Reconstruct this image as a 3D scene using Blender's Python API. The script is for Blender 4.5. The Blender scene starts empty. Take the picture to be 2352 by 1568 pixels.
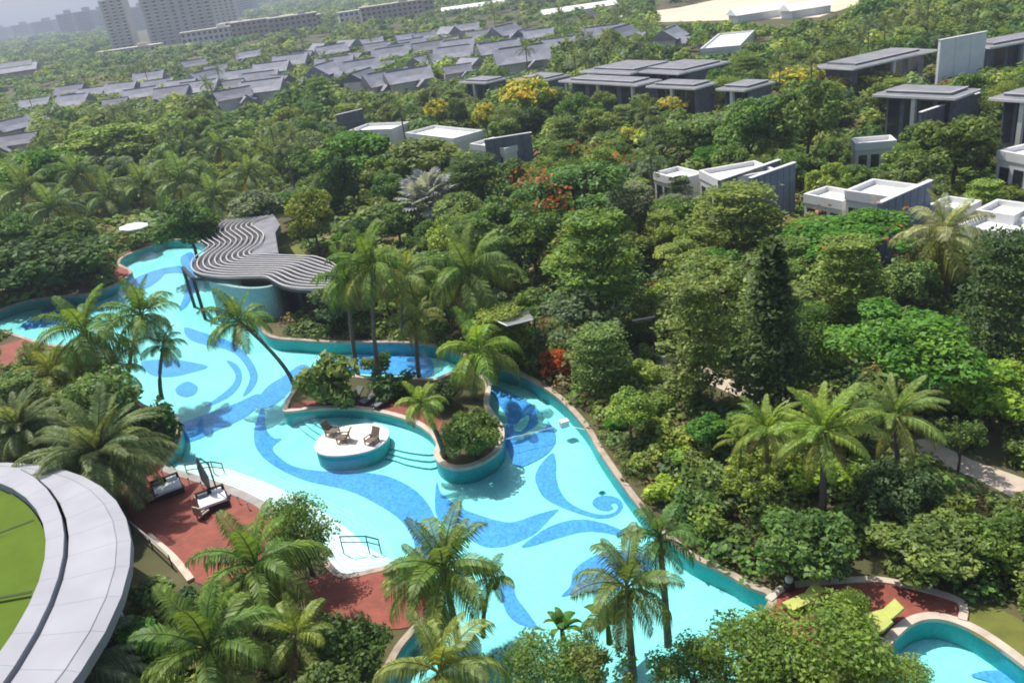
import bpy, math, random
import numpy as np
from mathutils import Vector, Matrix
from mathutils.geometry import tessellate_polygon

# ------------------------------------------------------------------ camera, world, sun, exposure
sc = bpy.context.scene
COL = sc.collection
CAM_H, PITCH, ROLL, FPX = 28.0, math.radians(24.5), math.radians(-7.8), 1890.0   # focal length for a 2352 px wide frame
cam_d = bpy.data.cameras.new('camera')
cam = bpy.data.objects.new('camera', cam_d)
COL.objects.link(cam)
RM = Matrix.Rotation(math.pi / 2 - PITCH, 3, 'X') @ Matrix.Rotation(ROLL, 3, 'Z')
cam.matrix_world = Matrix.Translation((0, 0, CAM_H)) @ RM.to_4x4()
cam_d.sensor_width = 36.0
cam_d.lens = FPX / 2352.0 * 36.0
cam_d.clip_start, cam_d.clip_end = 0.5, 12000.0
sc.camera = cam

SUN_AZ = math.radians(-42)      # from +Y towards -X
SUN_EL = math.radians(61)
SD = Vector((math.sin(SUN_AZ) * math.cos(SUN_EL), math.cos(SUN_AZ) * math.cos(SUN_EL), math.sin(SUN_EL)))
w = bpy.data.worlds.new('World')
sc.world = w
w.use_nodes = True
nt = w.node_tree
bg = nt.nodes['Background']
sky = nt.nodes.new('ShaderNodeTexSky')
sky.sky_type = 'NISHITA'
sky.sun_disc = False
sky.sun_elevation = SUN_EL
sky.sun_rotation = SUN_AZ
sky.air_density, sky.dust_density, sky.ozone_density = 1.0, 2.5, 1.5
nt.links.new(sky.outputs[0], bg.inputs[0])
bg.inputs[1].default_value = 0.125
sun_d = bpy.data.lights.new('sun', 'SUN')
sun_d.energy, sun_d.angle, sun_d.color = 4.2, math.radians(0.6), (1.0, 0.95, 0.87)
sun = bpy.data.objects.new('sun', sun_d)
COL.objects.link(sun)
sun.rotation_euler = (-SD).to_track_quat('-Z', 'Y').to_euler()
sun.location = (0, 0, 200)
sc.view_settings.view_transform = 'Standard'
sc.view_settings.look = 'None'
sc.view_settings.gamma = 1.0
sc.view_settings.use_curve_mapping = False
sc.view_settings.exposure = 0.46
sc.cycles.max_bounces = 7
sc.cycles.transparent_max_bounces = 12
sc.cycles.volume_bounces = 0
sc.cycles.use_denoising = True
sc.cycles.filter_width = 1.9
sc.cycles.caustics_reflective = False
sc.cycles.caustics_refractive = False

# ------------------------------------------------------------------ helpers
RNG = np.random.default_rng(7)
random.seed(7)
CV = Vector((0, 0, CAM_H))

def ray(x, y):
    return RM @ Vector(((x - 1176) / FPX, -(y - 784) / FPX, -1.0))

def G(x, y, z=0.0):
    """the place on the level z that is seen at x, y of the photograph"""
    d = ray(x, y)
    return CV + d * ((z - CAM_H) / d.z)

def atY(x, y, Y):
    d = ray(x, y)
    return CV + d * (Y / d.y)

RMT = RM.transposed()
def P(p):
    c = RMT @ (Vector(p) - CV)
    return (1176 + FPX * c.x / -c.z, 784 - FPX * c.y / -c.z, -c.z)

def gl(pts, z=0.0):
    return [G(x, y, z) for x, y in pts]

def spline(pts, n=6, closed=True):
    out, N = [], len(pts)
    for i in range(N if closed else N - 1):
        if closed:
            a, b, c, d = pts[i - 1], pts[i], pts[(i + 1) % N], pts[(i + 2) % N]
        else:
            a, b, c, d = pts[max(i - 1, 0)], pts[i], pts[i + 1], pts[min(i + 2, N - 1)]
        for k in range(n):
            t = k / n
            out.append(0.5 * ((2 * b) + (c - a) * t + (2 * a - 5 * b + 4 * c - d) * t * t + (3 * b - a - 3 * c + d) * t ** 3))
    if not closed:
        out.append(pts[-1].copy())
    return out

def inside(x, y, poly):
    c = False
    n = len(poly)
    j = n - 1
    for i in range(n):
        xi, yi = poly[i][0], poly[i][1]
        xj, yj = poly[j][0], poly[j][1]
        if (yi > y) != (yj > y) and x < (xj - xi) * (y - yi) / (yj - yi) + xi:
            c = not c
        j = i
    return c

def area2(poly):
    return sum(poly[i - 1][0] * poly[i][1] - poly[i][0] * poly[i - 1][1] for i in range(len(poly)))

def offset(poly, d):
    """grow a closed outline outwards by d"""
    n = len(poly)
    s = 1 if area2(poly) > 0 else -1
    out = []
    for i in range(n):
        t = (poly[(i + 1) % n] - poly[i - 1])
        t.z = 0
        if t.length < 1e-6:
            t = Vector((1, 0, 0))
        t.normalize()
        out.append(poly[i] + Vector((t.y * s, -t.x * s, 0)) * d)
    return out

class MB:
    def __init__(s):
        s.v, s.f, s.m = [], [], []
    def add(s, vs, fs, m=0):
        o = len(s.v)
        s.v += [tuple(q) for q in vs]
        s.f += [tuple(i + o for i in q) for q in fs]
        s.m += [m] * len(fs)
        return s
    def box(s, c, d, rz=0.0, m=0):
        cx, cy, cz = c
        hx, hy, hz = d[0] / 2, d[1] / 2, d[2] / 2
        ca, sa = math.cos(rz), math.sin(rz)
        vs = []
        for dz in (-hz, hz):
            for dx, dy in ((-hx, -hy), (hx, -hy), (hx, hy), (-hx, hy)):
                vs.append((cx + dx * ca - dy * sa, cy + dx * sa + dy * ca, cz + dz))
        return s.add(vs, [(3, 2, 1, 0), (4, 5, 6, 7), (0, 1, 5, 4), (1, 2, 6, 5), (2, 3, 7, 6), (3, 0, 4, 7)], m)
    def flat(s, loops, z, m=0):
        loops = [[Vector((p[0], p[1], 0)) for p in L] for L in loops]
        tri = tessellate_polygon(loops)
        allp = [p for L in loops for p in L]
        fs = []
        for t in tri:
            a, b, c = (allp[i] for i in t)
            cr = (b - a).cross(c - a).z
            if abs(cr) < 1e-9:
                continue
            fs.append(t if cr > 0 else (t[0], t[2], t[1]))
        return s.add([(p.x, p.y, z) for p in allp], fs, m)
    def prism(s, poly, z0, z1, m=0, ms=None, bottom=False):
        s.flat([poly], z1, m)
        s.wall(poly, z0, z1, m if ms is None else ms, 1)
        return s
    def wall(s, poly, z0, z1, m=0, out=1, closed=True):
        n = len(poly)
        a = area2(poly) > 0
        vs = [(p[0], p[1], z0) for p in poly] + [(p[0], p[1], z1) for p in poly]
        fs = []
        for i in range(n if closed else n - 1):
            j = (i + 1) % n
            q = (i, j, n + j, n + i)
            if a != (out > 0):
                q = q[::-1]
            fs.append(q)
        return s.add(vs, fs, m)
    def tube(s, pts, r, n=6, m=0, cap=True):
        pts = [Vector(p) for p in pts]
        k = len(pts)
        if not hasattr(r, '__len__'):
            r = [r] * k
        vs, fs = [], []
        for i in range(k):
            t = (pts[min(i + 1, k - 1)] - pts[max(i - 1, 0)])
            if t.length < 1e-9:
                t = Vector((0, 0, 1))
            t.normalize()
            u = t.orthogonal() if abs(t.z) > 0.95 else t.cross(Vector((0, 0, 1)))
            u.normalize()
            if abs(t.z) > 0.95:
                u = Vector((1, 0, 0)) - t * t.x
                u.normalize()
            q = t.cross(u)
            for j in range(n):
                a = 2 * math.pi * j / n
                vs.append(pts[i] + (u * math.cos(a) + q * math.sin(a)) * r[i])
        for i in range(k - 1):
            for j in range(n):
                fs.append((i * n + j, i * n + (j + 1) % n, (i + 1) * n + (j + 1) % n, (i + 1) * n + j))
        if cap:
            fs.append(tuple(range(n))[::-1])
            fs.append(tuple((k - 1) * n + j for j in range(n)))
        return s.add(vs, fs, m)
    def strip(s, pts, wd, h, m=0):
        """a bar of width wd and height h laid along a level path"""
        k = len(pts)
        vs, fs = [], []
        for i in range(k):
            t = pts[min(i + 1, k - 1)] - pts[max(i - 1, 0)]
            nn = Vector((t.y, -t.x, 0))
            if nn.length < 1e-9:
                nn = Vector((1, 0, 0))
            nn.normalize()
            for a, b in ((-1, 0), (1, 0), (1, 1), (-1, 1)):
                q = pts[i] + nn * (a * wd / 2)
                vs.append((q.x, q.y, q.z + b * h))
        for i in range(k - 1):
            for j in range(4):
                fs.append((i * 4 + j, (i + 1) * 4 + j, (i + 1) * 4 + (j + 1) % 4, i * 4 + (j + 1) % 4))
        fs += [(0, 1, 2, 3), tuple((k - 1) * 4 + j for j in (3, 2, 1, 0))]
        return s.add(vs, fs, m)
    def ball(s, c, r, n=8, m=0):
        vs, fs = [], []
        if not hasattr(r, '__len__'):
            r = (r, r, r)
        for i in range(1, n):
            a = math.pi * i / n
            for j in range(2 * n):
                b = math.pi * j / n
                vs.append((c[0] + r[0] * math.sin(a) * math.cos(b), c[1] + r[1] * math.sin(a) * math.sin(b), c[2] + r[2] * math.cos(a)))
        for i in range(n - 2):
            for j in range(2 * n):
                fs.append((i * 2 * n + j, (i + 1) * 2 * n + j, (i + 1) * 2 * n + (j + 1) % (2 * n), i * 2 * n + (j + 1) % (2 * n)))
        fs.append(tuple(range(2 * n)))
        fs.append(tuple((n - 2) * 2 * n + j for j in range(2 * n))[::-1])
        return s.add(vs, fs, m)
    def mesh(s, name, mats, smooth=False):
        me = bpy.data.meshes.new(name)
        me.from_pydata(s.v, [], s.f)
        for q in (mats if isinstance(mats, (list, tuple)) else [mats]):
            me.materials.append(q)
        me.polygons.foreach_set('material_index', s.m)
        if smooth:
            me.polygons.foreach_set('use_smooth', [True] * len(s.f))
        me.update()
        return me
    def build(s, name, mats, parent=None, smooth=False, loc=None):
        return link(name, s.mesh(name, mats, smooth), parent, loc)

def link(name, me, parent=None, loc=None, rot=None, scale=None, color=None):
    o = bpy.data.objects.new(name, me)
    COL.objects.link(o)
    if parent is not None:
        o.parent = parent
    if loc is not None:
        o.location = loc
    if rot is not None:
        o.rotation_euler = rot
    if scale is not None:
        o.scale = scale
    if color is not None:
        o.color = (*color, 1.0)
    return o

def tag(o, label=None, cat=None, group=None, kind=None):
    if label: o['label'] = label
    if cat: o['category'] = cat
    if group: o['group'] = group
    if kind: o['kind'] = kind
    return o

def thing(name, label, cat, loc=(0, 0, 0), rz=0.0, group=None):
    o = bpy.data.objects.new(name, None)
    COL.objects.link(o)
    o.empty_display_size = 0.3
    o.location = loc
    o.rotation_euler = (0, 0, rz)
    return tag(o, label, cat, group)

def struct(name, mb, mats, label=None, cat=None):
    o = mb.build(name, mats)
    return tag(o, label, cat, None, 'structure')

# ------------------------------------------------------------------ materials
def mat(name, col, rough=0.8, var=0.15, scale=1.5, bump=0.0, bscale=20.0, metal=0.0, spec=0.3, col2=None, det=4.0, objcol=False):
    m = bpy.data.materials.new(name)
    m.use_nodes = True
    n, L = m.node_tree.nodes, m.node_tree.links
    b = n['Principled BSDF']
    b.inputs['Roughness'].default_value = rough
    b.inputs['Metallic'].default_value = metal
    b.inputs['Specular IOR Level'].default_value = spec
    tc = n.new('ShaderNodeTexCoord')
    no = n.new('ShaderNodeTexNoise')
    no.inputs['Scale'].default_value = scale
    no.inputs['Detail'].default_value = det
    L.new(tc.outputs['Object'], no.inputs['Vector'])
    rp = n.new('ShaderNodeValToRGB')
    c2 = col2 or tuple(min(1, c * (1 + var)) for c in col)
    c1 = tuple(c * (1 - var) for c in col) if col2 is None else col
    rp.color_ramp.elements[0].color = (*c1, 1)
    rp.color_ramp.elements[1].color = (*c2, 1)
    rp.color_ramp.elements[0].position = 0.3
    rp.color_ramp.elements[1].position = 0.7
    L.new(no.outputs['Fac'], rp.inputs['Fac'])
    L.new(rp.outputs['Color'], b.inputs['Base Color'])
    if bump:
        bn = n.new('ShaderNodeTexNoise')
        bn.inputs['Scale'].default_value = bscale
        bn.inputs['Detail'].default_value = 5
        L.new(tc.outputs['Object'], bn.inputs['Vector'])
        bp = n.new('ShaderNodeBump')
        bp.inputs['Strength'].default_value = bump
        bp.inputs['Distance'].default_value = 0.05
        L.new(bn.outputs['Fac'], bp.inputs['Height'])
        L.new(bp.outputs['Normal'], b.inputs['Normal'])
    return m

def tile_mat(name, col, var=0.3, tile=9.0, rough=0.35, patch=0.1):
    """small glass mosaic: every tessera its own tone"""
    m = bpy.data.materials.new(name)
    m.use_nodes = True
    n, L = m.node_tree.nodes, m.node_tree.links
    b = n['Principled BSDF']
    b.inputs['Roughness'].default_value = rough
    b.inputs['Specular IOR Level'].default_value = 0.1
    tc = n.new('ShaderNodeTexCoord')
    vo = n.new('ShaderNodeTexVoronoi')
    vo.inputs['Scale'].default_value = tile
    vo.inputs['Randomness'].default_value = 0.35
    L.new(tc.outputs['Object'], vo.inputs['Vector'])
    no = n.new('ShaderNodeTexNoise')
    no.inputs['Scale'].default_value = 0.35
    no.inputs['Detail'].default_value = 5
    L.new(tc.outputs['Object'], no.inputs['Vector'])
    sep = n.new('ShaderNodeSeparateColor')
    L.new(vo.outputs['Color'], sep.inputs[0])
    ma = n.new('ShaderNodeMath'); ma.operation = 'MULTIPLY_ADD'
    ma.inputs[1].default_value = var; ma.inputs[2].default_value = 1 - var * 0.5
    L.new(sep.outputs[0], ma.inputs[0])
    mb_ = n.new('ShaderNodeMath'); mb_.operation = 'MULTIPLY_ADD'
    mb_.inputs[1].default_value = patch * 2; mb_.inputs[2].default_value = 1 - patch
    L.new(no.outputs['Fac'], mb_.inputs[0])
    mm = n.new('ShaderNodeMath'); mm.operation = 'MULTIPLY'
    L.new(ma.outputs[0], mm.inputs[0]); L.new(mb_.outputs[0], mm.inputs[1])
    vm = n.new('ShaderNodeVectorMath'); vm.operation = 'SCALE'
    vm.inputs[0].default_value = col
    L.new(mm.outputs[0], vm.inputs['Scale'])
    L.new(vm.outputs[0], b.inputs['Base Color'])
    return m

def brick_mat(name, c1, c2, mortar, sx=1.0):
    m = bpy.data.materials.new(name)
    m.use_nodes = True
    n, L = m.node_tree.nodes, m.node_tree.links
    b = n['Principled BSDF']
    b.inputs['Roughness'].default_value = 0.85
    tc = n.new('ShaderNodeTexCoord')
    br = n.new('ShaderNodeTexBrick')
    br.inputs['Color1'].default_value = (*c1, 1)
    br.inputs['Color2'].default_value = (*c2, 1)
    br.inputs['Mortar'].default_value = (*mortar, 1)
    br.inputs['Scale'].default_value = 2.0 * sx
    br.inputs['Mortar Size'].default_value = 0.012
    L.new(tc.outputs['Object'], br.inputs['Vector'])
    no = n.new('ShaderNodeTexNoise')
    no.inputs['Scale'].default_value = 0.8
    no.inputs['Detail'].default_value = 6
    L.new(tc.outputs['Object'], no.inputs['Vector'])
    mx = n.new('ShaderNodeMixRGB'); mx.blend_type = 'MULTIPLY'; mx.inputs[0].default_value = 0.7
    rp = n.new('ShaderNodeValToRGB')
    rp.color_ramp.elements[0].color = (.6, .58, .58, 1); rp.color_ramp.elements[1].color = (1.15, 1.1, 1.1, 1)
    rp.color_ramp.elements[0].position = .3; rp.color_ramp.elements[1].position = .7
    L.new(no.outputs['Fac'], rp.inputs[0])
    L.new(br.outputs['Color'], mx.inputs[1]); L.new(rp.outputs[0], mx.inputs[2])
    L.new(mx.outputs[0], b.inputs['Base Color'])
    return m

def leaf_mat(name, src='object', gloss=0.5, trans=0.45):
    """foliage: each leaf its own tone; the plant's own colour comes from the object (or from an attribute for massed woods)"""
    m = bpy.data.materials.new(name)
    m.use_nodes = True
    n, L = m.node_tree.nodes, m.node_tree.links
    n.remove(n['Principled BSDF'])
    out = n['Material Output']
    if src == 'object':
        oi = n.new('ShaderNodeObjectInfo'); c = oi.outputs['Color']
    else:
        at = n.new('ShaderNodeAttribute'); at.attribute_name = 'tint'; c = at.outputs['Color']
    ge = n.new('ShaderNodeNewGeometry')
    hs = n.new('ShaderNodeHueSaturation')
    L.new(c, hs.inputs['Color'])
    mr = n.new('ShaderNodeMapRange')
    mr.inputs['To Min'].default_value = 0.55; mr.inputs['To Max'].default_value = 1.5
    L.new(ge.outputs['Random Per Island'], mr.inputs['Value'])
    tc = n.new('ShaderNodeTexCoord')
    no = n.new('ShaderNodeTexNoise'); no.inputs['Scale'].default_value = 1.7 if src == 'object' else 0.12; no.inputs['Detail'].default_value = 2
    L.new(tc.outputs['Object'], no.inputs['Vector'])
    mr2 = n.new('ShaderNodeMapRange')
    mr2.inputs['From Min'].default_value = .3; mr2.inputs['From Max'].default_value = .7
    mr2.inputs['To Min'].default_value = 0.75; mr2.inputs['To Max'].default_value = 1.3
    L.new(no.outputs['Fac'], mr2.inputs['Value'])
    mu = n.new('ShaderNodeMath'); mu.operation = 'MULTIPLY'
    L.new(mr.outputs[0], mu.inputs[0]); L.new(mr2.outputs[0], mu.inputs[1])
    L.new(mu.outputs[0], hs.inputs['Value'])
    mr3 = n.new('ShaderNodeMapRange')
    mr3.inputs['From Min'].default_value = .3; mr3.inputs['From Max'].default_value = .7
    mr3.inputs['To Min'].default_value = 0.52; mr3.inputs['To Max'].default_value = 0.485
    L.new(no.outputs['Fac'], mr3.inputs['Value'])
    L.new(mr3.outputs[0], hs.inputs['Hue'])
    d = n.new('ShaderNodeBsdfDiffuse'); t = n.new('ShaderNodeBsdfTranslucent'); g = n.new('ShaderNodeBsdfGlossy')
    g.inputs['Roughness'].default_value = gloss
    g.inputs['Color'].default_value = (.9, .95, .9, 1)
    ty = n.new('ShaderNodeVectorMath'); ty.operation = 'MULTIPLY'; ty.inputs[1].default_value = (1.18, 1.12, .55)
    L.new(hs.outputs[0], d.inputs['Color']); L.new(hs.outputs[0], ty.inputs[0]); L.new(ty.outputs[0], t.inputs['Color'])
    m1 = n.new('ShaderNodeMixShader'); m1.inputs[0].default_value = trans
    L.new(d.outputs[0], m1.inputs[1]); L.new(t.outputs[0], m1.inputs[2])
    m2 = n.new('ShaderNodeMixShader'); m2.inputs[0].default_value = 0.014
    L.new(m1.outputs[0], m2.inputs[1]); L.new(g.outputs[0], m2.inputs[2])
    L.new(m2.outputs[0], out.inputs['Surface'])
    return m

def glass_mat(name, col):
    m = bpy.data.materials.new(name)
    m.use_nodes = True
    b = m.node_tree.nodes['Principled BSDF']
    b.inputs['Base Color'].default_value = (*col, 1)
    b.inputs['Roughness'].default_value = 0.08
    b.inputs['Specular IOR Level'].default_value = 0.6
    return m

def water_mat():
    m = bpy.data.materials.new('pool_water')
    m.use_nodes = True
    n, L = m.node_tree.nodes, m.node_tree.links
    n.remove(n['Principled BSDF'])
    tc = n.new('ShaderNodeTexCoord')
    no = n.new('ShaderNodeTexNoise'); no.inputs['Scale'].default_value = 2.2; no.inputs['Detail'].default_value = 3
    L.new(tc.outputs['Object'], no.inputs['Vector'])
    bp = n.new('ShaderNodeBump'); bp.inputs['Strength'].default_value = 0.25; bp.inputs['Distance'].default_value = 0.03
    L.new(no.outputs['Fac'], bp.inputs['Height'])
    fr = n.new('ShaderNodeFresnel'); fr.inputs['IOR'].default_value = 1.33
    L.new(bp.outputs[0], fr.inputs['Normal'])
    t = n.new('ShaderNodeBsdfTransparent'); t.inputs['Color'].default_value = (.86, .985, .99, 1)
    g = n.new('ShaderNodeBsdfGlossy'); g.inputs['Roughness'].default_value = 0.05
    L.new(bp.outputs[0], g.inputs['Normal'])
    mx = n.new('ShaderNodeMixShader')
    L.new(fr.outputs[0], mx.inputs[0]); L.new(t.outputs[0], mx.inputs[1]); L.new(g.outputs[0], mx.inputs[2])
    L.new(mx.outputs[0], n['Material Output'].inputs['Surface'])
    return m

M = dict(
    ground=mat('garden_soil', (.055, .06, .022), .95, scale=.22, col2=(.12, .105, .05), bump=.4, bscale=3, det=8),
    sand=mat('pale_sand', (.62, .52, .38), .95, .12, .05),
    path=mat('sandy_paving', (.46, .38, .30), .9, .15, 1.2, bump=.2),
    lawn=mat('lawn', (.13, .14, .03), .95, .3, .8, bump=.5, bscale=15),
    asphalt=mat('asphalt', (.12, .12, .12), .9, .15, .3),
    brick=brick_mat('red_paving', (.30, .075, .045), (.22, .06, .04), (.20, .075, .055)),
    coping=mat('sandstone_coping', (.50, .42, .34), .75, .2, 1.2, bump=.15),
    coping_tan=mat('tan_coping', (.36, .29, .23), .8, .25, 1.5, bump=.15),
    coping_grey=mat('grey_coping', (.30, .28, .26), .8, .2, 1.2, bump=.15),
    tile=tile_mat('cyan_mosaic', (.30, .78, .76), .18, 8.0, patch=.2),
    tile_blue=tile_mat('blue_mosaic', (.085, .33, .75), .4, 7.0, patch=.16),
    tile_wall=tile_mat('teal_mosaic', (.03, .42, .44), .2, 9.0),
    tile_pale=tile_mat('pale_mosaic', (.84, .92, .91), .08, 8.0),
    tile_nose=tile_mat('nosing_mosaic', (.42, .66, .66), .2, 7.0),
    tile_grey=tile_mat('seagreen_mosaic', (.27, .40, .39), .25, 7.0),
    water=water_mat(),
    white=mat('white_paint', (.78, .78, .77), .6, .06, .8),
    offwhite=mat('off_white_render', (.62, .60, .57), .8, .1, .4),
    cream=mat('cream_render', (.55, .50, .38), .8, .1, .1),
    tan=mat('tan_render', (.40, .34, .27), .85, .15, .1),
    roofwhite=mat('white_roof_metal', (.34, .34, .37), .65, .09, .4, spec=.15),
    gutter=mat('gutter_dark', (.05, .05, .055), .6, .2),
    lime=mat('lime_roof', (.092, .145, .016), .85, .12, .6, spec=.08),
    step_shade=mat('step_shade_green', (.035, .06, .012), .8, .2),
    fascia=mat('fascia_concrete', (.66, .65, .63), .7, .1, .3),
    gravel=mat('roof_gravel', (.20, .20, .215), .95, .2, .6, bump=.3, bscale=10),
    roofgrey=mat('grey_roof_tile', (.24, .245, .28), .75, .18, .35),
    roofdark=mat('dark_roof_tile', (.15, .155, .18), .75, .18, .35),
    stone=mat('slate_cladding', (.13, .14, .17), .8, .25, 1.2, bump=.2),
    bluestone=mat('blue_grey_panel', (.16, .19, .25), .7, .15, .9),
    glass=glass_mat('dark_glass', (.02, .028, .035)),
    tower=mat('tower_grey', (.50, .46, .40), .8, .12, .05),
    towerlight=mat('tower_pale', (.66, .61, .50), .8, .1, .05),
    far=mat('far_block', (.34, .31, .33), .85, .12, .02),
    dark=mat('dark_metal', (.025, .027, .03), .5, .2),
    slat=mat('pergola_tube', (.52, .50, .49), .45, .1, 1.0, spec=.5),
    slab=mat('pergola_dark', (.07, .068, .07), .8, .3, .7),
    steel=mat('steel', (.45, .46, .47), .25, .05, 1, metal=1.0),
    rattan=mat('dark_rattan', (.035, .022, .018), .8, .3, 12),
    cushion=mat('white_cushion', (.72, .73, .75), .9, .05, 2),
    yellow=mat('lime_cushion', (.42, .45, .12), .9, .1, 2),
    wood=mat('weathered_wood', (.17, .13, .10), .85, .25, 3, bump=.2),
    bark=mat('bark', (.11, .085, .06), .95, .35, 2.5, bump=.6, bscale=8),
    palmbark=mat('palm_bark', (.17, .145, .115), .95, .3, 5, bump=.6, bscale=14),
    leaf=leaf_mat('leaf'),
    frond=leaf_mat('palm_leaf', gloss=.45, trans=.4),
    wood_mass=leaf_mat('massed_leaf', 'attr'),
    petal=leaf_mat('flower', trans=.4),
    canvas=mat('white_canvas', (.74, .73, .70), .9, .05, 2),
    canvas_grey=mat('grey_canvas', (.16, .17, .16), .9, .15, 3),
    ceramic=mat('white_ceramic', (.75, .75, .74), .4, .05, 2),
)

# ------------------------------------------------------------------ pool, ground, decks
POOL = [(-60, 735), (0, 712), (60, 692), (130, 682), (200, 676), (250, 660), (290, 640), (303, 622), (275, 607), (285, 590), (320, 575), (360, 560),
        (378, 553), (420, 551), (455, 556), (520, 600), (560, 680), (590, 745), (623, 775), (690, 782), (750, 786), (850, 787), (953, 789), (1020, 800),
        (1080, 824), (1130, 842), (1190, 858), (1245, 888), (1290, 921), (1343, 980), (1376, 1036), (1436, 1122), (1493, 1194), (1568, 1266), (1620, 1295),
        (1669, 1318), (1718, 1347), (1768, 1371), (1745, 1420), (1715, 1500), (1690, 1600), (1600, 1680), (1200, 1720), (880, 1690),
        (868, 1620), (885, 1560), (920, 1490), (960, 1443), (990, 1412), (1004, 1385), (998, 1348), (960, 1310), (911, 1296), (845, 1311), (784, 1318),
        (745, 1275), (700, 1222), (650, 1178), (592, 1146), (540, 1122), (487, 1104), (430, 1086), (379, 1071), (398, 1040), (417, 992), (400, 952), (330, 930),
        (285, 885), (250, 835), (200, 802), (110, 790), (60, 776), (0, 757), (-60, 745)]
POOL2 = [(2072, 1450), (2108, 1427), (2150, 1421), (2200, 1433), (2260, 1463), (2352, 1530), (2480, 1640), (2300, 1760), (2100, 1720), (2030, 1600), (2035, 1500)]
ISLE = [(651, 941), (664, 946), (710, 941), (800, 938), (869, 947), (937, 966), (982, 991), (1003, 1020), (998, 1045), (1014, 1067), (1050, 1077), (1096, 1068),
        (1141, 1041), (1156, 1010), (1153, 977), (1122, 930), (1126, 890), (1108, 862), (1050, 852), (1000, 870), (960, 868), (870, 868), (800, 862), (740, 868),
        (690, 880), (664, 911)]
FLOOR_Z, WATER_Z = -1.15, -0.16
pool = spline(gl(POOL), 4)
pool2 = spline(gl(POOL2), 4)
isle = spline(gl(ISLE), 4)

BIG = 5200
gm = MB().flat([[(-BIG, -300), (BIG, -300), (BIG, BIG), (-BIG, BIG)], pool, pool2], 0.0)
struct('ground', gm, M['ground'])
FL = FLOOR_Z
ov_c = G(809, 1010, 0.0)
ov_rx = (G(889, 1005) - G(729, 1012)).length / 2
ov_ry = (G(809, 977) - G(809, 1043)).length / 2
ov_a = math.radians(-3)
oval = []
for i in range(48):
    a = 2 * math.pi * i / 48
    ca, sa = math.cos(a), math.sin(a)
    e = 0.86
    x, y = ov_rx * math.copysign(abs(ca) ** e, ca), ov_ry * math.copysign(abs(sa) ** e, sa)
    oval.append(Vector((ov_c.x + x * math.cos(ov_a) - y * math.sin(ov_a), ov_c.y + x * math.sin(ov_a) + y * math.cos(ov_a), 0)))
pf = MB().flat([offset(pool, 0.05)], FL)
pf.flat([offset(pool2, 0.05)], FL)
floor = struct('pool_floor', pf, M['tile'])
pw = MB()
pw.wall(pool, FL, 0.0, 0, -1)
pw.wall(pool2, FL, 0.0, 0, -1)
struct('pool_wall', pw, M['tile_wall'])
ws = MB().flat([pool, isle, oval], WATER_Z)
ws.flat([pool2], WATER_Z)
struct('water', ws, M['water'])

def ring(name, poly, d0, d1, z0, z1, m, parent=None):
    a, b = offset(poly, d0), offset(poly, d1)
    mb = MB()
    n = len(poly)
    vs = [(p.x, p.y, z1) for p in a] + [(p.x, p.y, z1) for p in b]
    s = area2(poly) > 0
    fs = []
    for i in range(n):
        j = (i + 1) % n
        q = (i, j, n + j, n + i)
        fs.append(q[::-1] if s else q)
    mb.add(vs, fs)
    mb.wall(a, z0, z1, 0, -1)
    mb.wall(b, z0, z1, 0, 1)
    o = mb.build(name, m, parent)
    if parent is None:
        tag(o, kind='structure')
    return o
ring('pool_coping', pool, -0.05, 0.32, -0.12, 0.07, M['coping_tan'])
ring('pool_coping', pool2, -0.05, 0.36, -0.12, 0.07, M['coping'])

im = MB().prism(isle, FL, 0.02, 0, 1)
struct('island_ground', im, [M['ground'], M['tile_wall']])
ring('island_coping', isle, -0.34, 0.05, -0.12, 0.09, M['coping'])

# submerged steps round the oval platform
for k, (L_) in enumerate([
        [(672, 952), (690, 985), (725, 1012), (770, 1040), (890, 1056), (940, 1071), (1002, 1076), (1003, 1030), (940, 975), (870, 955), (800, 946), (710, 949)],
        [(688, 953), (705, 982), (738, 1005), (780, 1030), (890, 1047), (940, 1060), (1000, 1064), (1002, 1028), (940, 975), (870, 955), (800, 946), (718, 949)],
        [(700, 953), (720, 978), (750, 998), (790, 1020), (895, 1039), (945, 1050), (999, 1053), (1000, 1026), (940, 975), (870, 955), (800, 946), (730, 949)]]):
    poly = spline(gl(L_, FL), 4)
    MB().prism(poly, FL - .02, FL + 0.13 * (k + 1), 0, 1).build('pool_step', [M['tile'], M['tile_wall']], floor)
# beach entry steps along the lower left shore
SH = [(379, 1071), (430, 1086), (487, 1104), (540, 1122), (592, 1146), (650, 1178), (700, 1222), (745, 1275), (784, 1318), (845, 1311), (911, 1296)]
DP = [(386, 1060), (450, 1056), (525, 1062), (600, 1085), (668, 1112), (735, 1145), (790, 1172), (838, 1200), (870, 1228), (892, 1258), (913, 1290)]
shp, dpp = gl(SH, -.2), gl(DP, FL)
NS = 9
for k in range(NS):
    t = (NS - k) / NS
    inner = spline([a.lerp(b, t) for a, b in zip(shp, dpp)], 5, False)
    outer = spline([a + (a - b).normalized() * 0.3 for a, b in zip(shp, dpp)], 5, False)
    poly = inner + outer[::-1]
    z1 = FL + (k + 1) * (0.86 / NS)
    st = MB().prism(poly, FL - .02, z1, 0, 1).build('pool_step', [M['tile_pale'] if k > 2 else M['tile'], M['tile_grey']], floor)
    MB().strip([Vector((q.x, q.y, z1 - .004)) for q in inner], .06, .008).build('nosing', M['tile_nose'], st)

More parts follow.
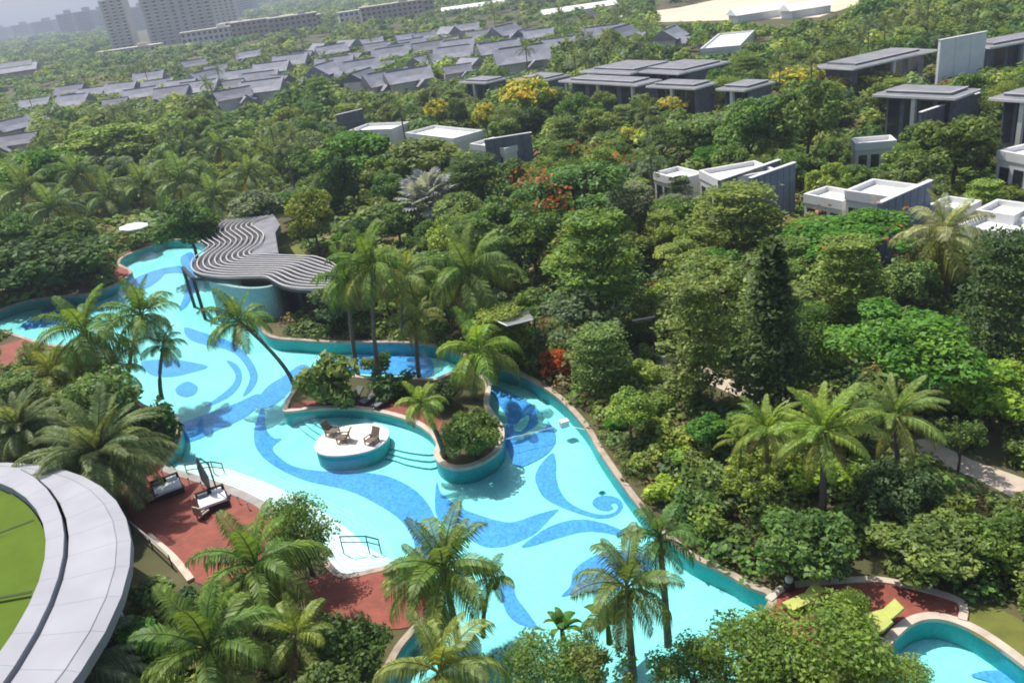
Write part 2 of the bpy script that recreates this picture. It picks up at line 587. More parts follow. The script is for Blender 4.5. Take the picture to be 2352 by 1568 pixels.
SWIRLS_AND_SHADOWS = [
    [(603, 930), (590, 965), (583, 1000), (592, 1035), (630, 1070), (700, 1103), (800, 1127), (870, 1160), (920, 1195), (950, 1240), (955, 1290), (1000, 1290), (1005, 1240),
     (1000, 1190), (970, 1140), (920, 1105), (860, 1087), (760, 1083), (680, 1072), (640, 1048), (627, 1028), (648, 1008), (628, 1005), (612, 985), (608, 950)],
    [(1003, 1106), (1012, 1130), (1035, 1150), (1055, 1165), (1100, 1182), (1140, 1194), (1180, 1198), (1235, 1180), (1283, 1169), (1265, 1190), (1230, 1225), (1190, 1245), (1150, 1257), (1110, 1255),
     (1075, 1235), (1030, 1205), (1004, 1188), (999, 1150)],
    [(1200, 1252), (1260, 1210), (1330, 1192), (1400, 1205), (1450, 1230), (1470, 1245), (1400, 1226), (1340, 1222), (1270, 1240), (1215, 1256)],
    [(1270, 1040), (1245, 1062), (1230, 1090), (1233, 1115), (1250, 1143), (1285, 1163), (1330, 1180), (1375, 1191), (1412, 1185), (1431, 1166), (1424, 1147), (1400, 1138), (1372, 1141),
     (1360, 1155), (1372, 1169), (1395, 1174), (1409, 1168), (1403, 1160), (1413, 1156), (1419, 1165), (1409, 1177), (1380, 1181), (1340, 1171), (1305, 1151), (1286, 1124), (1278, 1095), (1278, 1065)],
    [(1151, 1340), (1178, 1346), (1187, 1372), (1219, 1415), (1232, 1440), (1190, 1432), (1160, 1400)],
    [(1290, 1370), (1310, 1345), (1318, 1310), (1360, 1278), (1420, 1262), (1480, 1275), (1500, 1300), (1440, 1330), (1400, 1365), (1340, 1360)],
    [(425, 752), (470, 765), (530, 785), (570, 818), (592, 860), (582, 892), (558, 910), (574, 870), (564, 840), (538, 812), (500, 797), (460, 790), (430, 775)],
    [(520, 828), (545, 838), (556, 862), (548, 890), (520, 916), (470, 935), (510, 905), (536, 880), (540, 858)],
    [(325, 832), (380, 825), (430, 830), (478, 842), (440, 856), (390, 866), (345, 860)],
    [(405, 890), (430, 876), (454, 888), (448, 905), (425, 912), (406, 904)],
    [(585, 932), (612, 890), (650, 865), (690, 838), (712, 845), (700, 868), (672, 892), (650, 915), (618, 936)],
    [(408, 978), (470, 952), (540, 927), (592, 905), (603, 922), (565, 957), (500, 988), (440, 1014), (418, 1002)],  # this band and the one above: mosaic, partly painted palm shadow
    [(300, 645), (360, 620), (420, 611), (446, 622), (447, 665), (432, 700), (412, 712), (428, 660), (420, 629), (370, 632), (320, 655)],
    [(418, 588), (442, 580), (446, 606), (430, 618), (416, 606)],
    [(310, 655), (340, 640), (378, 628), (360, 648), (335, 662)],
    [(48, 748), (80, 731), (135, 722), (120, 733), (95, 740), (130, 738), (100, 750), (62, 755)],
    [(95, 712), (140, 700), (195, 704), (175, 722), (130, 717), (110, 722)],
    [(1128, 885), (1180, 905), (1235, 940), (1268, 980), (1277, 1010), (1262, 1038), (1225, 1062), (1190, 1073), (1172, 1050), (1160, 1000), (1165, 960), (1140, 920)],  # darker blue mosaic with the palm shadows over it painted in
    [(780, 835), (850, 812), (950, 812), (992, 830), (985, 866), (900, 860), (800, 855)],
    [(2230, 1552), (2270, 1540), (2320, 1548), (2380, 1590), (2340, 1600), (2280, 1570)],
]
for i, S in enumerate(SWIRLS_AND_SHADOWS):
    MB().flat([spline(gl(S, FL), 5)], FL + 0.005 + .0022 * i).build('swirl_or_shadow', M['tile_blue'], floor)
for i, S in enumerate([[(1232, 948), (1256, 962), (1252, 984), (1215, 1003), (1178, 1010), (1216, 990), (1236, 972)], [(1180, 985), (1200, 962), (1216, 955), (1212, 975), (1196, 992)]]):
    MB().flat([spline(gl(S, FL), 5)], FL + 0.056 + .004 * i).build('swirl_or_shadow', M['tile'], floor)

DECKS = [
    [(379, 1075), (430, 1090), (487, 1108), (540, 1126), (592, 1150), (640, 1185), (640, 1240), (600, 1290), (540, 1335), (485, 1347), (440, 1330), (400, 1280), (330, 1230), (290, 1160), (290, 1100), (330, 1070)],
    [(770, 1312), (784, 1321), (845, 1314), (911, 1299), (960, 1313), (998, 1351), (1003, 1387), (988, 1412), (950, 1437), (905, 1445), (850, 1440), (740, 1408), (700, 1380), (700, 1340)],
    [(1772, 1374), (1805, 1350), (1870, 1340), (2000, 1333), (2080, 1345), (2190, 1378), (2208, 1400), (2206, 1425), (2198, 1429), (2150, 1417), (2106, 1423), (2068, 1448), (2035, 1502), (1950, 1530), (1850, 1500), (1760, 1440)],
    [(-60, 800), (0, 795), (55, 779), (110, 792), (123, 800), (60, 832), (0, 852), (-60, 860)],
    [(262, 625), (278, 612), (303, 622), (292, 638), (270, 648)],
]
decks = [spline(gl(D), 3) for D in DECKS]
for d in decks:
    struct('deck', MB().prism(d, -.02, 0.045), M['brick'])
idk = spline(gl([(668, 939), (710, 936), (800, 933), (869, 942), (935, 961), (975, 983), (1000, 1000), (1015, 975), (1010, 948), (960, 925), (850, 918), (700, 922)]), 3)
struct('island_deck', MB().prism(idk, 0, 0.05), M['brick'])
kb = spline(gl([(1765, 1380), (1772, 1374), (1805, 1350), (1870, 1340), (2000, 1333), (2080, 1345), (2190, 1376), (2212, 1398), (2210, 1426)]), 6, False)
struct('deck_kerb', MB().strip([p + Vector((0, 0, -.03)) for p in kb], .36, .15), M['coping'])
kb = spline(gl([(340, 1232), (400, 1285), (440, 1335)]), 6, False)
struct('deck_kerb', MB().strip([p + Vector((0, 0, -.02)) for p in kb], .4, .2), M['coping'])
# grey border between red deck and beach steps
gb = spline(gl([(379, 1079), (430, 1094), (487, 1113), (540, 1132), (592, 1156), (640, 1192)]), 5, False)
struct('deck_border', MB().strip([p + Vector((0, 0, -.03)) for p in gb], .55, .105), M['coping_grey'])
for L_ in ([(1490, 832), (1560, 818), (1650, 858), (1740, 898), (1850, 908), (1840, 946), (1760, 948), (1680, 905), (1580, 862)],
           [(2070, 1030), (2130, 1008), (2230, 1055), (2400, 1120), (2400, 1175), (2250, 1103), (2150, 1062)],
           [(795, 520), (830, 515), (880, 525), (890, 545), (850, 545)]):
    struct('path', MB().flat([spline(gl(L_), 4)], 0.012), M['path'])
struct('lawn', MB().flat([spline(gl([(2215, 1440), (2230, 1395), (2300, 1400), (2420, 1480), (2420, 1560), (2352, 1522)]), 4)], 0.010), M['lawn'])
struct('lawn', MB().flat([spline(gl([(650, 560), (720, 545), (760, 590), (700, 610)]), 4)], 0.010), M['lawn'])
struct('sand_lot', MB().flat([gl([(1400, 40), (1560, 18), (1680, -8), (2080, -30), (2010, -2), (1880, 40), (1700, 46), (1500, 52)])], 0.02), M['sand'])

# oval sand platform in the pool with three chairs
pl = thing('oval_platform', 'oval platform with cream top standing in the pool lagoon', 'platform', (0, 0, 0))
MB().prism(oval, FL, -0.02, 0).build('wall', M['tile_wall'], pl)
MB().flat([offset(oval, -.28)], 0.030).build('top', mat('cream_pebble', (.80, .72, .60), .9, .1, 2.5), pl)
ring('rim', oval, -0.36, 0.04, -0.06, 0.065, M['offwhite'], pl)

def lounge_chair(px, py, rz, label):
    p = G(px, py, 0.03)
    t = thing('lounge_chair', label, 'chair', (p.x, p.y, 0.03), rz)
    t.scale = (.82, .82, .82)
    MB().add([(-.42, -.5, .34), (.42, -.5, .34), (.42, .35, .26), (-.42, .35, .26), (-.42, -.5, .42), (.42, -.5, .42), (.42, .35, .34), (-.42, .35, .34)],
             [(3, 2, 1, 0), (4, 5, 6, 7), (0, 1, 5, 4), (1, 2, 6, 5), (2, 3, 7, 6), (3, 0, 4, 7)]).build('seat', M['wood'], t)
    MB().add([(-.42, .28, .28), (.42, .28, .28), (.42, .36, .28), (-.42, .36, .28), (-.38, .72, 1.15), (.38, .72, 1.15), (.38, .80, 1.12), (-.38, .80, 1.12)],
             [(3, 2, 1, 0), (4, 5, 6, 7), (0, 1, 5, 4), (1, 2, 6, 5), (2, 3, 7, 6), (3, 0, 4, 7)]).build('backrest', M['wood'], t)
    for s in (-1, 1):
        MB().box((s * .47, -.05, .56), (.12, .85, .05)).build('armrest', M['wood'], t)
        MB().box((s * .44, -.42, .27), (.07, .1, .54)).build('leg', M['wood'], t)
        MB().box((s * .44, .34, .27), (.07, .1, .54)).build('leg', M['wood'], t)
lounge_chair(764, 997, math.radians(60), 'dark slatted chair at the oval platform edge beside the steps')
lounge_chair(790, 1012, math.radians(-100), 'dark slatted chair in the middle of the oval platform')
lounge_chair(856, 1017, math.radians(-35), 'dark slatted chair standing alone towards the planted island')

# ------------------------------------------------------------------ round pavilion with white ring roof
ZR = 5.0
OC, OR_ = Vector((-35.1, 27.3, 0)), 16.6
IC, IR = Vector((-38.1, 26.8, 0)), 15.9
GC, GR = Vector((-41.4, 25.7, 0)), 20.3
pv = thing('round_pavilion', 'round pavilion with white ring roof around lime green centre', 'building', (OC.x, OC.y, 0))
def hit(c, r, a):
    """distance from the ring centre to circle c, r in direction a"""
    d = Vector((math.cos(a), math.sin(a), 0))
    m = OC - c
    b = m.dot(d)
    return -b + math.sqrt(max(b * b - m.length_squared + r * r, 0.01))
def pol(a, r, z):
    return (r * math.cos(a), r * math.sin(a), z)
NP = 48
for k in range(NP):
    a0, a1 = 2 * math.pi * k / NP + .0004, 2 * math.pi * (k + 1) / NP - .0004
    am = (a0 + a1) / 2
    ri = min(hit(GC, GR, am), OR_ - .9)
    rn = hit(IC, IR, am)
    if rn > OR_ - 0.5:
        rn = OR_ - 0.5
    mb = MB()
    vs = []
    for a in (a0, a1):
        r_i = min(hit(GC, GR, a), OR_ - .9)
        for r, z in ((r_i, ZR + .16), (OR_ - .62, ZR + .05), (OR_ - .59, ZR - .0), (OR_ - .55, ZR + .04), (OR_, ZR - .1), (OR_, ZR - .6), (r_i, ZR - .3)):
            vs.append(pol(a, r, z))
    mb.add(vs, [(i, i + 1, i + 8, i + 7) for i in range(6)] + [(0, 7, 13, 6)] + [tuple(range(7))[::-1], tuple(range(7, 14))])
    mb.build('roof_panel', M['roofwhite'], pv)
    if ri > rn + .15:
        vs = []
        for a in (a0, a1):
            r_g = min(hit(GC, GR, a), OR_ - .9) - .16
            r_n = min(hit(IC, IR, a), OR_ - .5)
            for r, z in ((r_n, ZR + .46), (r_g, ZR + .36), (r_g, ZR - .2), (r_n, ZR - .2)):
                vs.append(pol(a, r, z))
        MB().add(vs, [(0, 1, 5, 4), (1, 2, 6, 5), (3, 0, 4, 7)] + [(3, 2, 1, 0), (4, 5, 6, 7)]).build('inner_band', M['roofwhite'], pv)
ic = IC - OC
for k in range(22):
    a0, a1 = 2 * math.pi * k / 22 + .35, 2 * math.pi * (k + 1) / 22 + .343
    seg = [(ic.x + (IR - .1) * math.cos(a0 + (a1 - a0) * i / 5), ic.y + (IR - .1) * math.sin(a0 + (a1 - a0) * i / 5)) for i in range(6)]
    zz = ZR + .02
    vs = [(ic.x + .5 * math.cos(a0), ic.y + .5 * math.sin(a0), zz + .7)]
    n = len(seg)
    vs += [(x, y, zz - .06 + .12 * i / 5) for i, (x, y) in enumerate(seg)]
    fs = [(0, i, i + 1) for i in range(1, n)]
    o = len(vs)
    vs += [(x, y, z - .35) for x, y, z in vs]
    fs += [(0, o, o + 1, 1), (n, n + o, o, 0)]
    MB().add(vs, fs).build('green_panel', M['lime'], pv)
for k in range(15):
    a = 2 * math.pi * k / 15 + .22
    q0 = Vector((ic.x + (IR - .3) * math.cos(a), ic.y + (IR - .3) * math.sin(a), ZR + .22))
    q1 = Vector((ic.x + 1.5 * math.cos(a + .9), ic.y + 1.5 * math.sin(a + .9), ZR + .74))
    MB().strip([q0.lerp(q1, i / 6) for i in range(7)], .16, .03).build('step_shade', M['step_shade'], pv)  # dark green strips drawn in place of the step shadows between panels
wl = [Vector((14.6 * math.cos(a), 14.6 * math.sin(a), 0)) for a in np.linspace(0, 2 * math.pi, 60, endpoint=False)]
MB().wall(wl, 0, ZR - .3).build('drum_wall', M['glass'], pv)
MB().wall([q * 1.0 for q in offset(wl, .25)], 0, .9).build('plinth', M['coping_grey'], pv)
for k in range(20):
    a = 2 * math.pi * k / 20
    MB().tube([(15.2 * math.cos(a), 15.2 * math.sin(a), 0), (15.2 * math.cos(a), 15.2 * math.sin(a), ZR - .3)], .12, 8).build('column', M['white'], pv)

# ------------------------------------------------------------------ pergola with wavy tubes
def zv(x, y):
    return (383.1 + x * .1875, 463.3 + y * .1875)
ZP = 3.9
S0 = [(600, 235), (450, 300), (390, 400), (430, 470), (515, 535), (430, 610), (330, 690), (300, 770), (340, 850), (480, 893), (700, 915), (1000, 910), (1200, 912), (1290, 950), (1400, 1010), (1550, 1045), (1750, 1060), (1980, 1050)]
SN = [(1310, 160), (1120, 220), (1035, 275), (1100, 325), (1185, 400), (1150, 500), (1060, 570), (1010, 610), (1030, 645), (1090, 650), (1200, 645), (1450, 655), (1700, 665), (1800, 668), (1900, 695), (1990, 730), (2040, 755), (2080, 790)]
A0 = [G(*zv(*q), ZP) for q in S0]
AN = [G(*zv(*q), ZP) for q in SN]
pb = G(*zv(700, 900), ZP)
pg = thing('pergola', 'pergola with wavy pale tubes over a dark shade sheet beside the pool', 'pergola', (pb.x, pb.y, 0))
off = Vector((pb.x, pb.y, 0))
NSL = 11
for k in range(NSL):
    t = k / (NSL - 1)
    pts = spline([a.lerp(b, t) - off for a, b in zip(A0, AN)], 6, False)
    MB().tube(pts, .075, 6).build('wavy_tube', M['slat'], pg, smooth=True)
out = spline([a - off for a in A0], 6, False)
inn = spline([a - off for a in AN], 6, False)
dk = MB()
n = len(out)
for dz, rev in ((-.25, False), (-.5, True)):
    vs = [(p.x, p.y, ZP + dz) for p in out] + [(p.x, p.y, ZP + dz) for p in inn]
    fs = [(i, i + 1, n + i + 1, n + i) for i in range(n - 1)]
    dk.add(vs, [q[::-1] for q in fs] if rev else fs)
dk.wall(out + inn[::-1], ZP - .5, ZP - .25, 0, 1)
dk.build('roof_deck_or_shade', M['slab'], pg)  # dark sheet put in for the shade between the tubes
bk = [G(*zv(x, y), ZP - .3) - off for x, y in ((1040, 280), (1310, 170), (1390, 290), (1330, 390), (1370, 640), (1040, 650), (1180, 400))]
MB().prism(bk, ZP - .9, ZP - .2).build('rear_roof', M['gravel'], pg)
def col_at(px, py, r=.13, zt=ZP - .5, z0=FL):
    q = G(*zv(px, py), z0) - off
    MB().box((q.x, q.y, (zt + z0) / 2), (2 * r, 2 * r, zt - z0)).build('column', M['dark'], pg)
    return q
c1 = col_at(345, 1290)
c2 = col_at(475, 1440)
top1, top2 = Vector((c1.x, c1.y, ZP - .75)), Vector((c2.x, c2.y, ZP - .75))
MB().strip([top1, top2], .35, .35).build('beam', M['dark'], pg)
fe = [G(*zv(x, y), ZP - .7) - off for x, y in ((480, 960), (900, 935), (1200, 960), (1700, 1085))]
MB().strip([top2, fe[0], fe[1], fe[2], fe[3]], .3, .3).build('beam', M['dark'], pg)
iw = MB()
mw = spline([G(*zv(x, y), 0) - off for x, y in ((640, 1330), (900, 1400), (1150, 1430), (1390, 1400), (1480, 1300))], 6, False)
iw.strip([p + Vector((0, 0, FL)) for p in mw], .4, ZP - .7 - FL)
iw.build('mosaic_wall', M['tile_grey'], pg)
for q in ((1500, 1340), (1700, 1400), (1250, 800), (1370, 900)):
    p = G(*zv(*q), 0) - off
    MB().box((p.x, p.y, ZP / 2 - .25), (.35, .35, ZP - .5)).build('column', M['slab'], pg)
bw = [G(*zv(x, y), 0) - off for x, y in ((1480, 1260), (1700, 1330), (1750, 1250), (1500, 1180))]
MB().prism(bw, 0, ZP - .9).build('dark_opening', M['slab'], pg)  # dark block standing in for the shaded opening under the roof

# ------------------------------------------------------------------ buildings
ZCL = {}
FOOT = []      # footprints in the ground plan that plants keep out of
def yaw(v):
    return math.atan2(v.y, v.x)

def villa(fl, fr, br, z, label, style='overhang', cols=1, group=None):
    a, b, c = G(*fl, z), G(*fr, z), G(*br, z)
    u = b - a
    u.z = 0
    wd = u.length
    u.normalize()
    v = Vector((-u.y, u.x, 0))
    dp = max((c - b).dot(v), 3.0)
    cen = a + u * (wd / 2) + v * (dp / 2)
    t = thing('flat_roofed_villa', label, 'villa', (cen.x, cen.y, 0), yaw(u), group)
    ZCL[len(FOOT)] = z - .9 if style == 'parapet' else z * .62
    FOOT.append([cen + u * sx * (wd / 2 + .3) + v * sy * (dp / 2 + .3) for sx, sy in ((-1, -1), (1, -1), (1, 1), (-1, 1))])
    if style == 'overhang':
        rs = MB().box((0, 0, z - .2), (wd - .1, dp - .1, .36)).build('roof_slab', M['gravel'], t)
        f = MB()
        for s in (-1, 1):
            f.box((0, s * dp / 2, z - .22), (wd + .1, .22, .30))
            f.box((s * wd / 2, 0, z - .22), (.22, dp - .24, .30))
        f.build('fascia', M['fascia'], rs)
        MB().box((0, .2 * dp * .2, z + .16), (wd * .78, dp * .7, .35)).build('upper_roof', M['gravel'], rs)
        f = MB()
        f.box((0, .04 * dp - dp * .35, z + .30), (wd * .79, .14, .1)).box((wd * .39, .04 * dp, z + .30), (.14, dp * .7, .1))
        f.build('roof_trim', M['fascia'], rs)
        MB().box((wd * .04, dp * .07, (z - .4) / 2), (wd * .84, dp * .74, z - .4)).build('wall', M['stone'], t)
        for k in range(4):
            MB().box((wd * (-.28 + .2 * k), -dp * .305, (z - .4) * .52), (wd * .14, .1, (z - .4) * .8)).build('window', M['glass'], t)
        for k in range(cols):
            MB().box((wd * (0.0 if cols == 1 else -.42 + .84 * k / (cols - 1)), -dp / 2 + .5, (z - .4) / 2), (.55, .55, z - .4)).build('column', M['offwhite'], t)
    else:
        MB().box((0, 0, (z - .6) / 2), (wd - .2, dp - .2, z - .6)).build('wall', M['offwhite'], t)
        MB().box((0, 0, z - .54), (wd - .5, dp - .5, .1)).build('roof_deck_or_shade', M['white'], t)
        for s in (-1, 1):
            MB().box((0, s * (dp / 2 - .15), z - .45), (wd, .3, .9)).build('parapet', M['fascia'], t)
            MB().box((s * (wd / 2 - .15), 0, z - .45), (.3, dp - .62, .9)).build('parapet', M['fascia'], t)
        for k in range(3):
            MB().box((wd * (-.3 + .3 * k), -dp / 2 + .08, (z - 1) * .5), (wd * .2, .1, (z - 1) * .7)).build('window', M['glass'], t)
    return t

def garden_wall(p, q, z, label, m='bluestone', th=.35, n=7, z0=0.0):
    a, b = G(*p, z), G(*q, z)
    u = b - a
    u.z = 0
    L_ = u.length
    t = thing('garden_wall', label, 'wall', (a.x, a.y, z0), yaw(u))
    for k in range(n):
        MB().box((L_ * (k + .5) / n, 0, (z - z0) / 2), (L_ / n - .07, th, z - z0)).build('panel', M[m], t)
    MB().box((L_ / 2, 0, (z - z0) + .05), (L_ + .1, th + .12, .09)).build('capping', M['fascia'], t)
    MB().box((L_ / 2, 0, (z - z0) / 2 - .05), (L_ - .1, th - .12, z - z0 - .12)).build('core', M['gutter'], t)
    FOOT.append([a + Vector((-.3, -.3, 0)), b + Vector((.3, -.3, 0)), b + Vector((.3, .5, 0)), a + Vector((-.3, .5, 0))])
    return t

VG = 'villas among the trees'
villa((2005, 216), (2195, 224), (2240, 203), 6.2, 'villa with broad flat grey roof on a pale square column')
villa((2273, 224), (2425, 234), (2480, 205), 6.2, 'flat roofed villa with grey curtained front beside the long stone wall')
villa((1961, 157), (2151, 113), (2108, 98), 5.5, 'long low villa roof ending at the tall white wall')
villa((2278, 108), (2440, 78), (2420, 64), 5.0, 'long grey villa roof running on past the tall white wall')
villa((1053, 188), (1116, 190), (1166, 178), 5.5, 'lone end pavilion of the villa row above the yellow trees')
villa((1181, 181), (1249, 185), (1304, 171), 5.5, 'second pavilion of the villa row next to the end one')
villa((1283, 185), (1464, 195), (1508, 181), 5.5, 'wide villa with a kinked white eave in the middle of the row', cols=3)
villa((1484, 197), (1597, 202), (1648, 188), 5.5, 'villa on a white pillar next to the wide one')
villa((1645, 203), (1710, 206), (1768, 186), 5.5, 'small flat villa at the yellow flowering end of the row')
villa((1331, 163), (1447, 168), (1500, 140), 6.3, 'large pale grey roof rising behind the wide villa', 'overhang', 0)
villa((1457, 163), (1560, 168), (1600, 138), 6.3, 'pale grey roof behind the villa on a white pillar', 'overhang', 0)
villa((1608, 112), (1700, 104), (1770, 66), 5.0, 'distant pale flat house half hidden under the wooded slope', 'parapet')
villa((1605, 391), (1651, 414), (1757, 378), 5.0, 'white walled roof court between two blue grey walls', 'parapet')
villa((1500, 396), (1560, 412), (1600, 392), 3.6, 'low grey court house beside the white walled roof court', 'parapet')
villa((1940, 437), (2045, 452), (2114, 424), 5.0, 'white roof court in front of the panelled blue wall', 'parapet')
villa((1845, 445), (1935, 462), (1960, 437), 3.6, 'low white court house between the two roof courts', 'parapet')
villa((2130, 470), (2210, 482), (2240, 458), 3.4, 'low pale court house past the panelled blue wall', 'parapet')
villa((2240, 482), (2330, 495), (2352, 465), 3.4, 'low pale court house next to the clipped round tree', 'parapet')
villa((2200, 515), (2320, 540), (2360, 500), 3.0, 'grey paved court house behind the pale palm', 'parapet')
villa((2290, 345), (2400, 365), (2450, 325), 5.0, 'white framed roof terrace beyond the bushy tree', 'parapet')
villa((1965, 330), (2060, 322), (2115, 305), 4.0, 'small terrace house with planted roof below the pale column', 'parapet')
villa((1990, 352), (2030, 350), (2042, 338), 2.6, 'small white porch below the planted roof terrace', 'parapet')
villa((800, 300), (900, 296), (930, 280), 4.0, 'low grey court house behind the vivid green tree', 'parapet')
villa((930, 305), (1040, 318), (1070, 295), 3.6, 'low house with curved grey roof edge amid the trees', 'parapet')
villa((1078, 330), (1160, 341), (1190, 322), 3.6, 'pale court house with white coping beside the dark sloping wall', 'parapet')
garden_wall((2114, 259), (2249, 214), 5.0, 'long slate garden wall running back from the pale column', 'stone', n=9)
garden_wall((2158, 93), (2265, 73), 7.5, 'tall plain white wall standing above the long low roof', 'white', .5, 3)
garden_wall((1723, 410), (1825, 374), 5.5, 'blue grey panelled wall beside the first white roof court', n=7)
garden_wall((1651, 415), (1790, 368), 5.2, 'grey wall along the edge of the first white roof court', 'stone', n=7)
garden_wall((2019, 467), (2138, 415), 5.6, 'blue grey panelled wall beside the second white roof court', n=7)
garden_wall((1112, 322), (1220, 305), 5.0, 'dark sloping court wall beside the pale court house', 'stone', n=5)
garden_wall((771, 265), (831, 251), 5.0, 'short dark wall standing at the back of the low courts', 'stone', n=3)
garden_wall((1470, 198), (1560, 192), 3.2, 'low dark wall in front of the wide villa', 'stone', n=5)

# village of pitched grey roofs
VIL = [(77, 220), (167, 217), (160, 197), (207, 197), (277, 190), (260, 213), (320, 200), (360, 180), (393, 200), (413, 180), (473, 167), (523, 180), (550, 157), (593, 167), (493, 143), (623, 147), (667, 130),
       (700, 167), (600, 187), (733, 100), (693, 113), (760, 107), (767, 133), (443, 137), (567, 117), (20, 267), (37, 297), (97, 243), (797, 93), (815, 112), (851, 82), (894, 110), (867, 97), (934, 73),
       (971, 68), (981, 97), (944, 87), (1027, 58), (1027, 75), (1050, 90), (1041, 107), (877, 127), (971, 123), (824, 137), (827, 160), (934, 160), (884, 163), (1047, 133), (1077, 121), (1097, 63), (1104, 83),
       (1144, 100), (1157, 63), (1204, 63), (1235, 63), (1197, 117), (1221, 103), (1281, 80), (1381, 63), (1424, 63), (1537, 63), (1071, 50), (640, 170), (455, 190), (340, 165), (530, 200), (745, 150), (915, 95)]
hm = {}
hw = MB().box((0, 0, 2.6), (13, 7.6, 5.2)).mesh('wall', M['offwhite'])
def gable(L_, D, z0, z1, th=.25):
    mb = MB()
    x, y = L_ / 2, D / 2
    vs = [(-x, -y, z0), (x, -y, z0), (x + .5, 0, z1 + .25), (-x - .5, 0, z1 + .25), (-x, y, z0), (x, y, z0)]
    vs += [(-x * .5, -y * .5, z0 + (z1 - z0) * .42), (x * .5, -y * .5, z0 + (z1 - z0) * .42)]
    mb.add(vs, [(0, 1, 7, 6), (0, 6, 3), (1, 2, 7), (6, 7, 2, 3), (3, 2, 5, 4), (0, 3, 4), (1, 5, 2)])
    return mb
hr = [gable(15, 10.5, 4.9, 8.2).mesh('roof', M['roofgrey']), gable(17, 11, 4.7, 8.8).mesh('roof', M['roofgrey']), gable(13, 10, 4.9, 7.8).mesh('roof', M['roofdark'])]
pr = gable(7, 5, 3.2, 5.0).mesh('porch_roof', M['roofgrey'])
ge_ = MB().add([(0, -3.2, 5.0), (0, 3.2, 5.0), (0, 0, 7.4)], [(0, 1, 2)]).mesh('gable_end', M['gutter'])
rc_ = MB().box((0, 0, 0), (14, .35, .25)).mesh('ridge_cap', M['roofdark'])
for i, (x, y) in enumerate(VIL):
    p = G(x, y, 6.5)
    k = i % 3
    rz = math.radians(random.choice((-6, 8, -6, 8, 62, -55, 24)) + random.uniform(-12, 12))
    s = random.uniform(.55, .86) * (0.8 if y > 230 else 1)
    lb = ('grey pitched roof house of the village beyond the trees', 'long grey pitched roof house of the village beyond the trees', 'dark roofed house of the village beyond the trees')[k]
    t = thing('village_house', lb, 'house', (p.x, p.y, 0), rz, lb)
    t.scale = (s, s, s)
    link('wall', hw, t)
    rf = link('roof', hr[k], t)
    link('porch_roof', pr, t, (3.2 if i % 2 else -3.2, -5.0, 0), (0, 0, math.pi / 2))
    link('ridge_cap', rc_, rf, (0, 0, (8.5, 9.1, 8.1)[k]))
    FOOT.append([p + Vector((a * 7.5 * s, b * 6 * s, 0)) for a, b in ((-1, -1), (1, -1), (1, 1), (-1, 1))])

# long hall with clerestory at the far left
p = G(30, 178, 3)
t = thing('long_hall', 'long grey hall with two stepped clerestory roofs', 'hall', (p.x - 22, p.y, 0), math.radians(14))
MB().box((0, 0, 3), (70, 14, 6)).build('wall', M['tan'], t)
MB().add([(-36, -9, 6), (36, -9, 6), (36, 0, 9.5), (-36, 0, 9.5), (-36, 9, 6), (36, 9, 6)], [(0, 1, 2, 3), (3, 2, 5, 4), (0, 3, 4), (1, 5, 2)]).build('roof', M['roofgrey'], t)
for s in (-1, 0, 1):
    MB().add([(-9 + s * 24, -3, 8.6), (9 + s * 24, -3, 8.6), (9 + s * 24, 3, 11), (-9 + s * 24, 3, 11), (-9 + s * 24, 3, 8), (9 + s * 24, 3, 8)], [(0, 1, 2, 3), (3, 2, 5, 4), (0, 3, 4), (1, 5, 2)]).build('clerestory_roof', M['roofdark'], t)
FOOT.append([Vector((p.x - 22 + a * 38, p.y + b * 14, 0)) for a, b in ((-1, -1), (1, -1), (1, 1), (-1, 1))])

# towers
def tower(px, py, wd, dp, h, nf, bays, rz, label, m1, m2, group=None, gap=None):
    p = G(px, py, 0)
    t = thing('apartment_tower', label, 'tower', (p.x, p.y, 0), rz, group)
    MB().box((0, dp / 2, h / 2), (wd, dp, h)).build('wall', m1, t)
    for sx in (-1, 1):
        MB().box((sx * (wd / 2 + .3), dp / 2 - .3, h / 2 + .6), (1.6, dp + 1.6, h + 1.2)).build('end_wall', m2, t)
    MB().box((0, dp / 2, h + .6), (wd + 3, dp + 1.6, 1.0)).build('parapet', m2, t)
    MB().box((-wd * .2, dp / 2, h + 2.6), (wd * .22, dp * .5, 3.4)).build('roof_house', m2, t)
    MB().box((wd * .25, dp / 2, h + 2.2), (wd * .18, dp * .5, 2.6)).build('roof_house', m2, t)
    fh = h / nf
    bw = wd / bays
    bal = MB().box((0, -.7, .55), (bw * .74, 1.5, 1.1)).mesh('balcony', m2)
    win = MB()
    for f in range(nf):
        for b in range(bays):
            x = -wd / 2 + bw * (b + .5)
            win.box((x, -.06, fh * (f + .62)), (bw * .42, .14, fh * .5))
            if gap and b in gap:
                continue
            if f:
                link('balcony', bal, t, (x, 0, fh * f))
    o = win.build('window', M['glass'], t)
    tag(o, kind='stuff')
    FOOT.append([Vector((p.x + a * (wd / 2 + 3), p.y + b * dp + 4, 0)) for a, b in ((-1, -1), (1, -1), (1, 1), (-1, 1))])
    return t
tower(287, 112, 20, 16, 42, 14, 3, math.radians(6), 'slim pale tower with dark vertical window strips', M['tower'], M['towerlight'])
tower(428, 96, 58, 16, 40, 13, 8, math.radians(14), 'broad slab tower with many rows of balconies', M['tower'], M['towerlight'], gap=(3, 4))
tower(520, 68, 30, 18, 47, 14, 5, math.radians(10), 'paler tower standing behind the broad balcony slab', M['towerlight'], M['towerlight'])
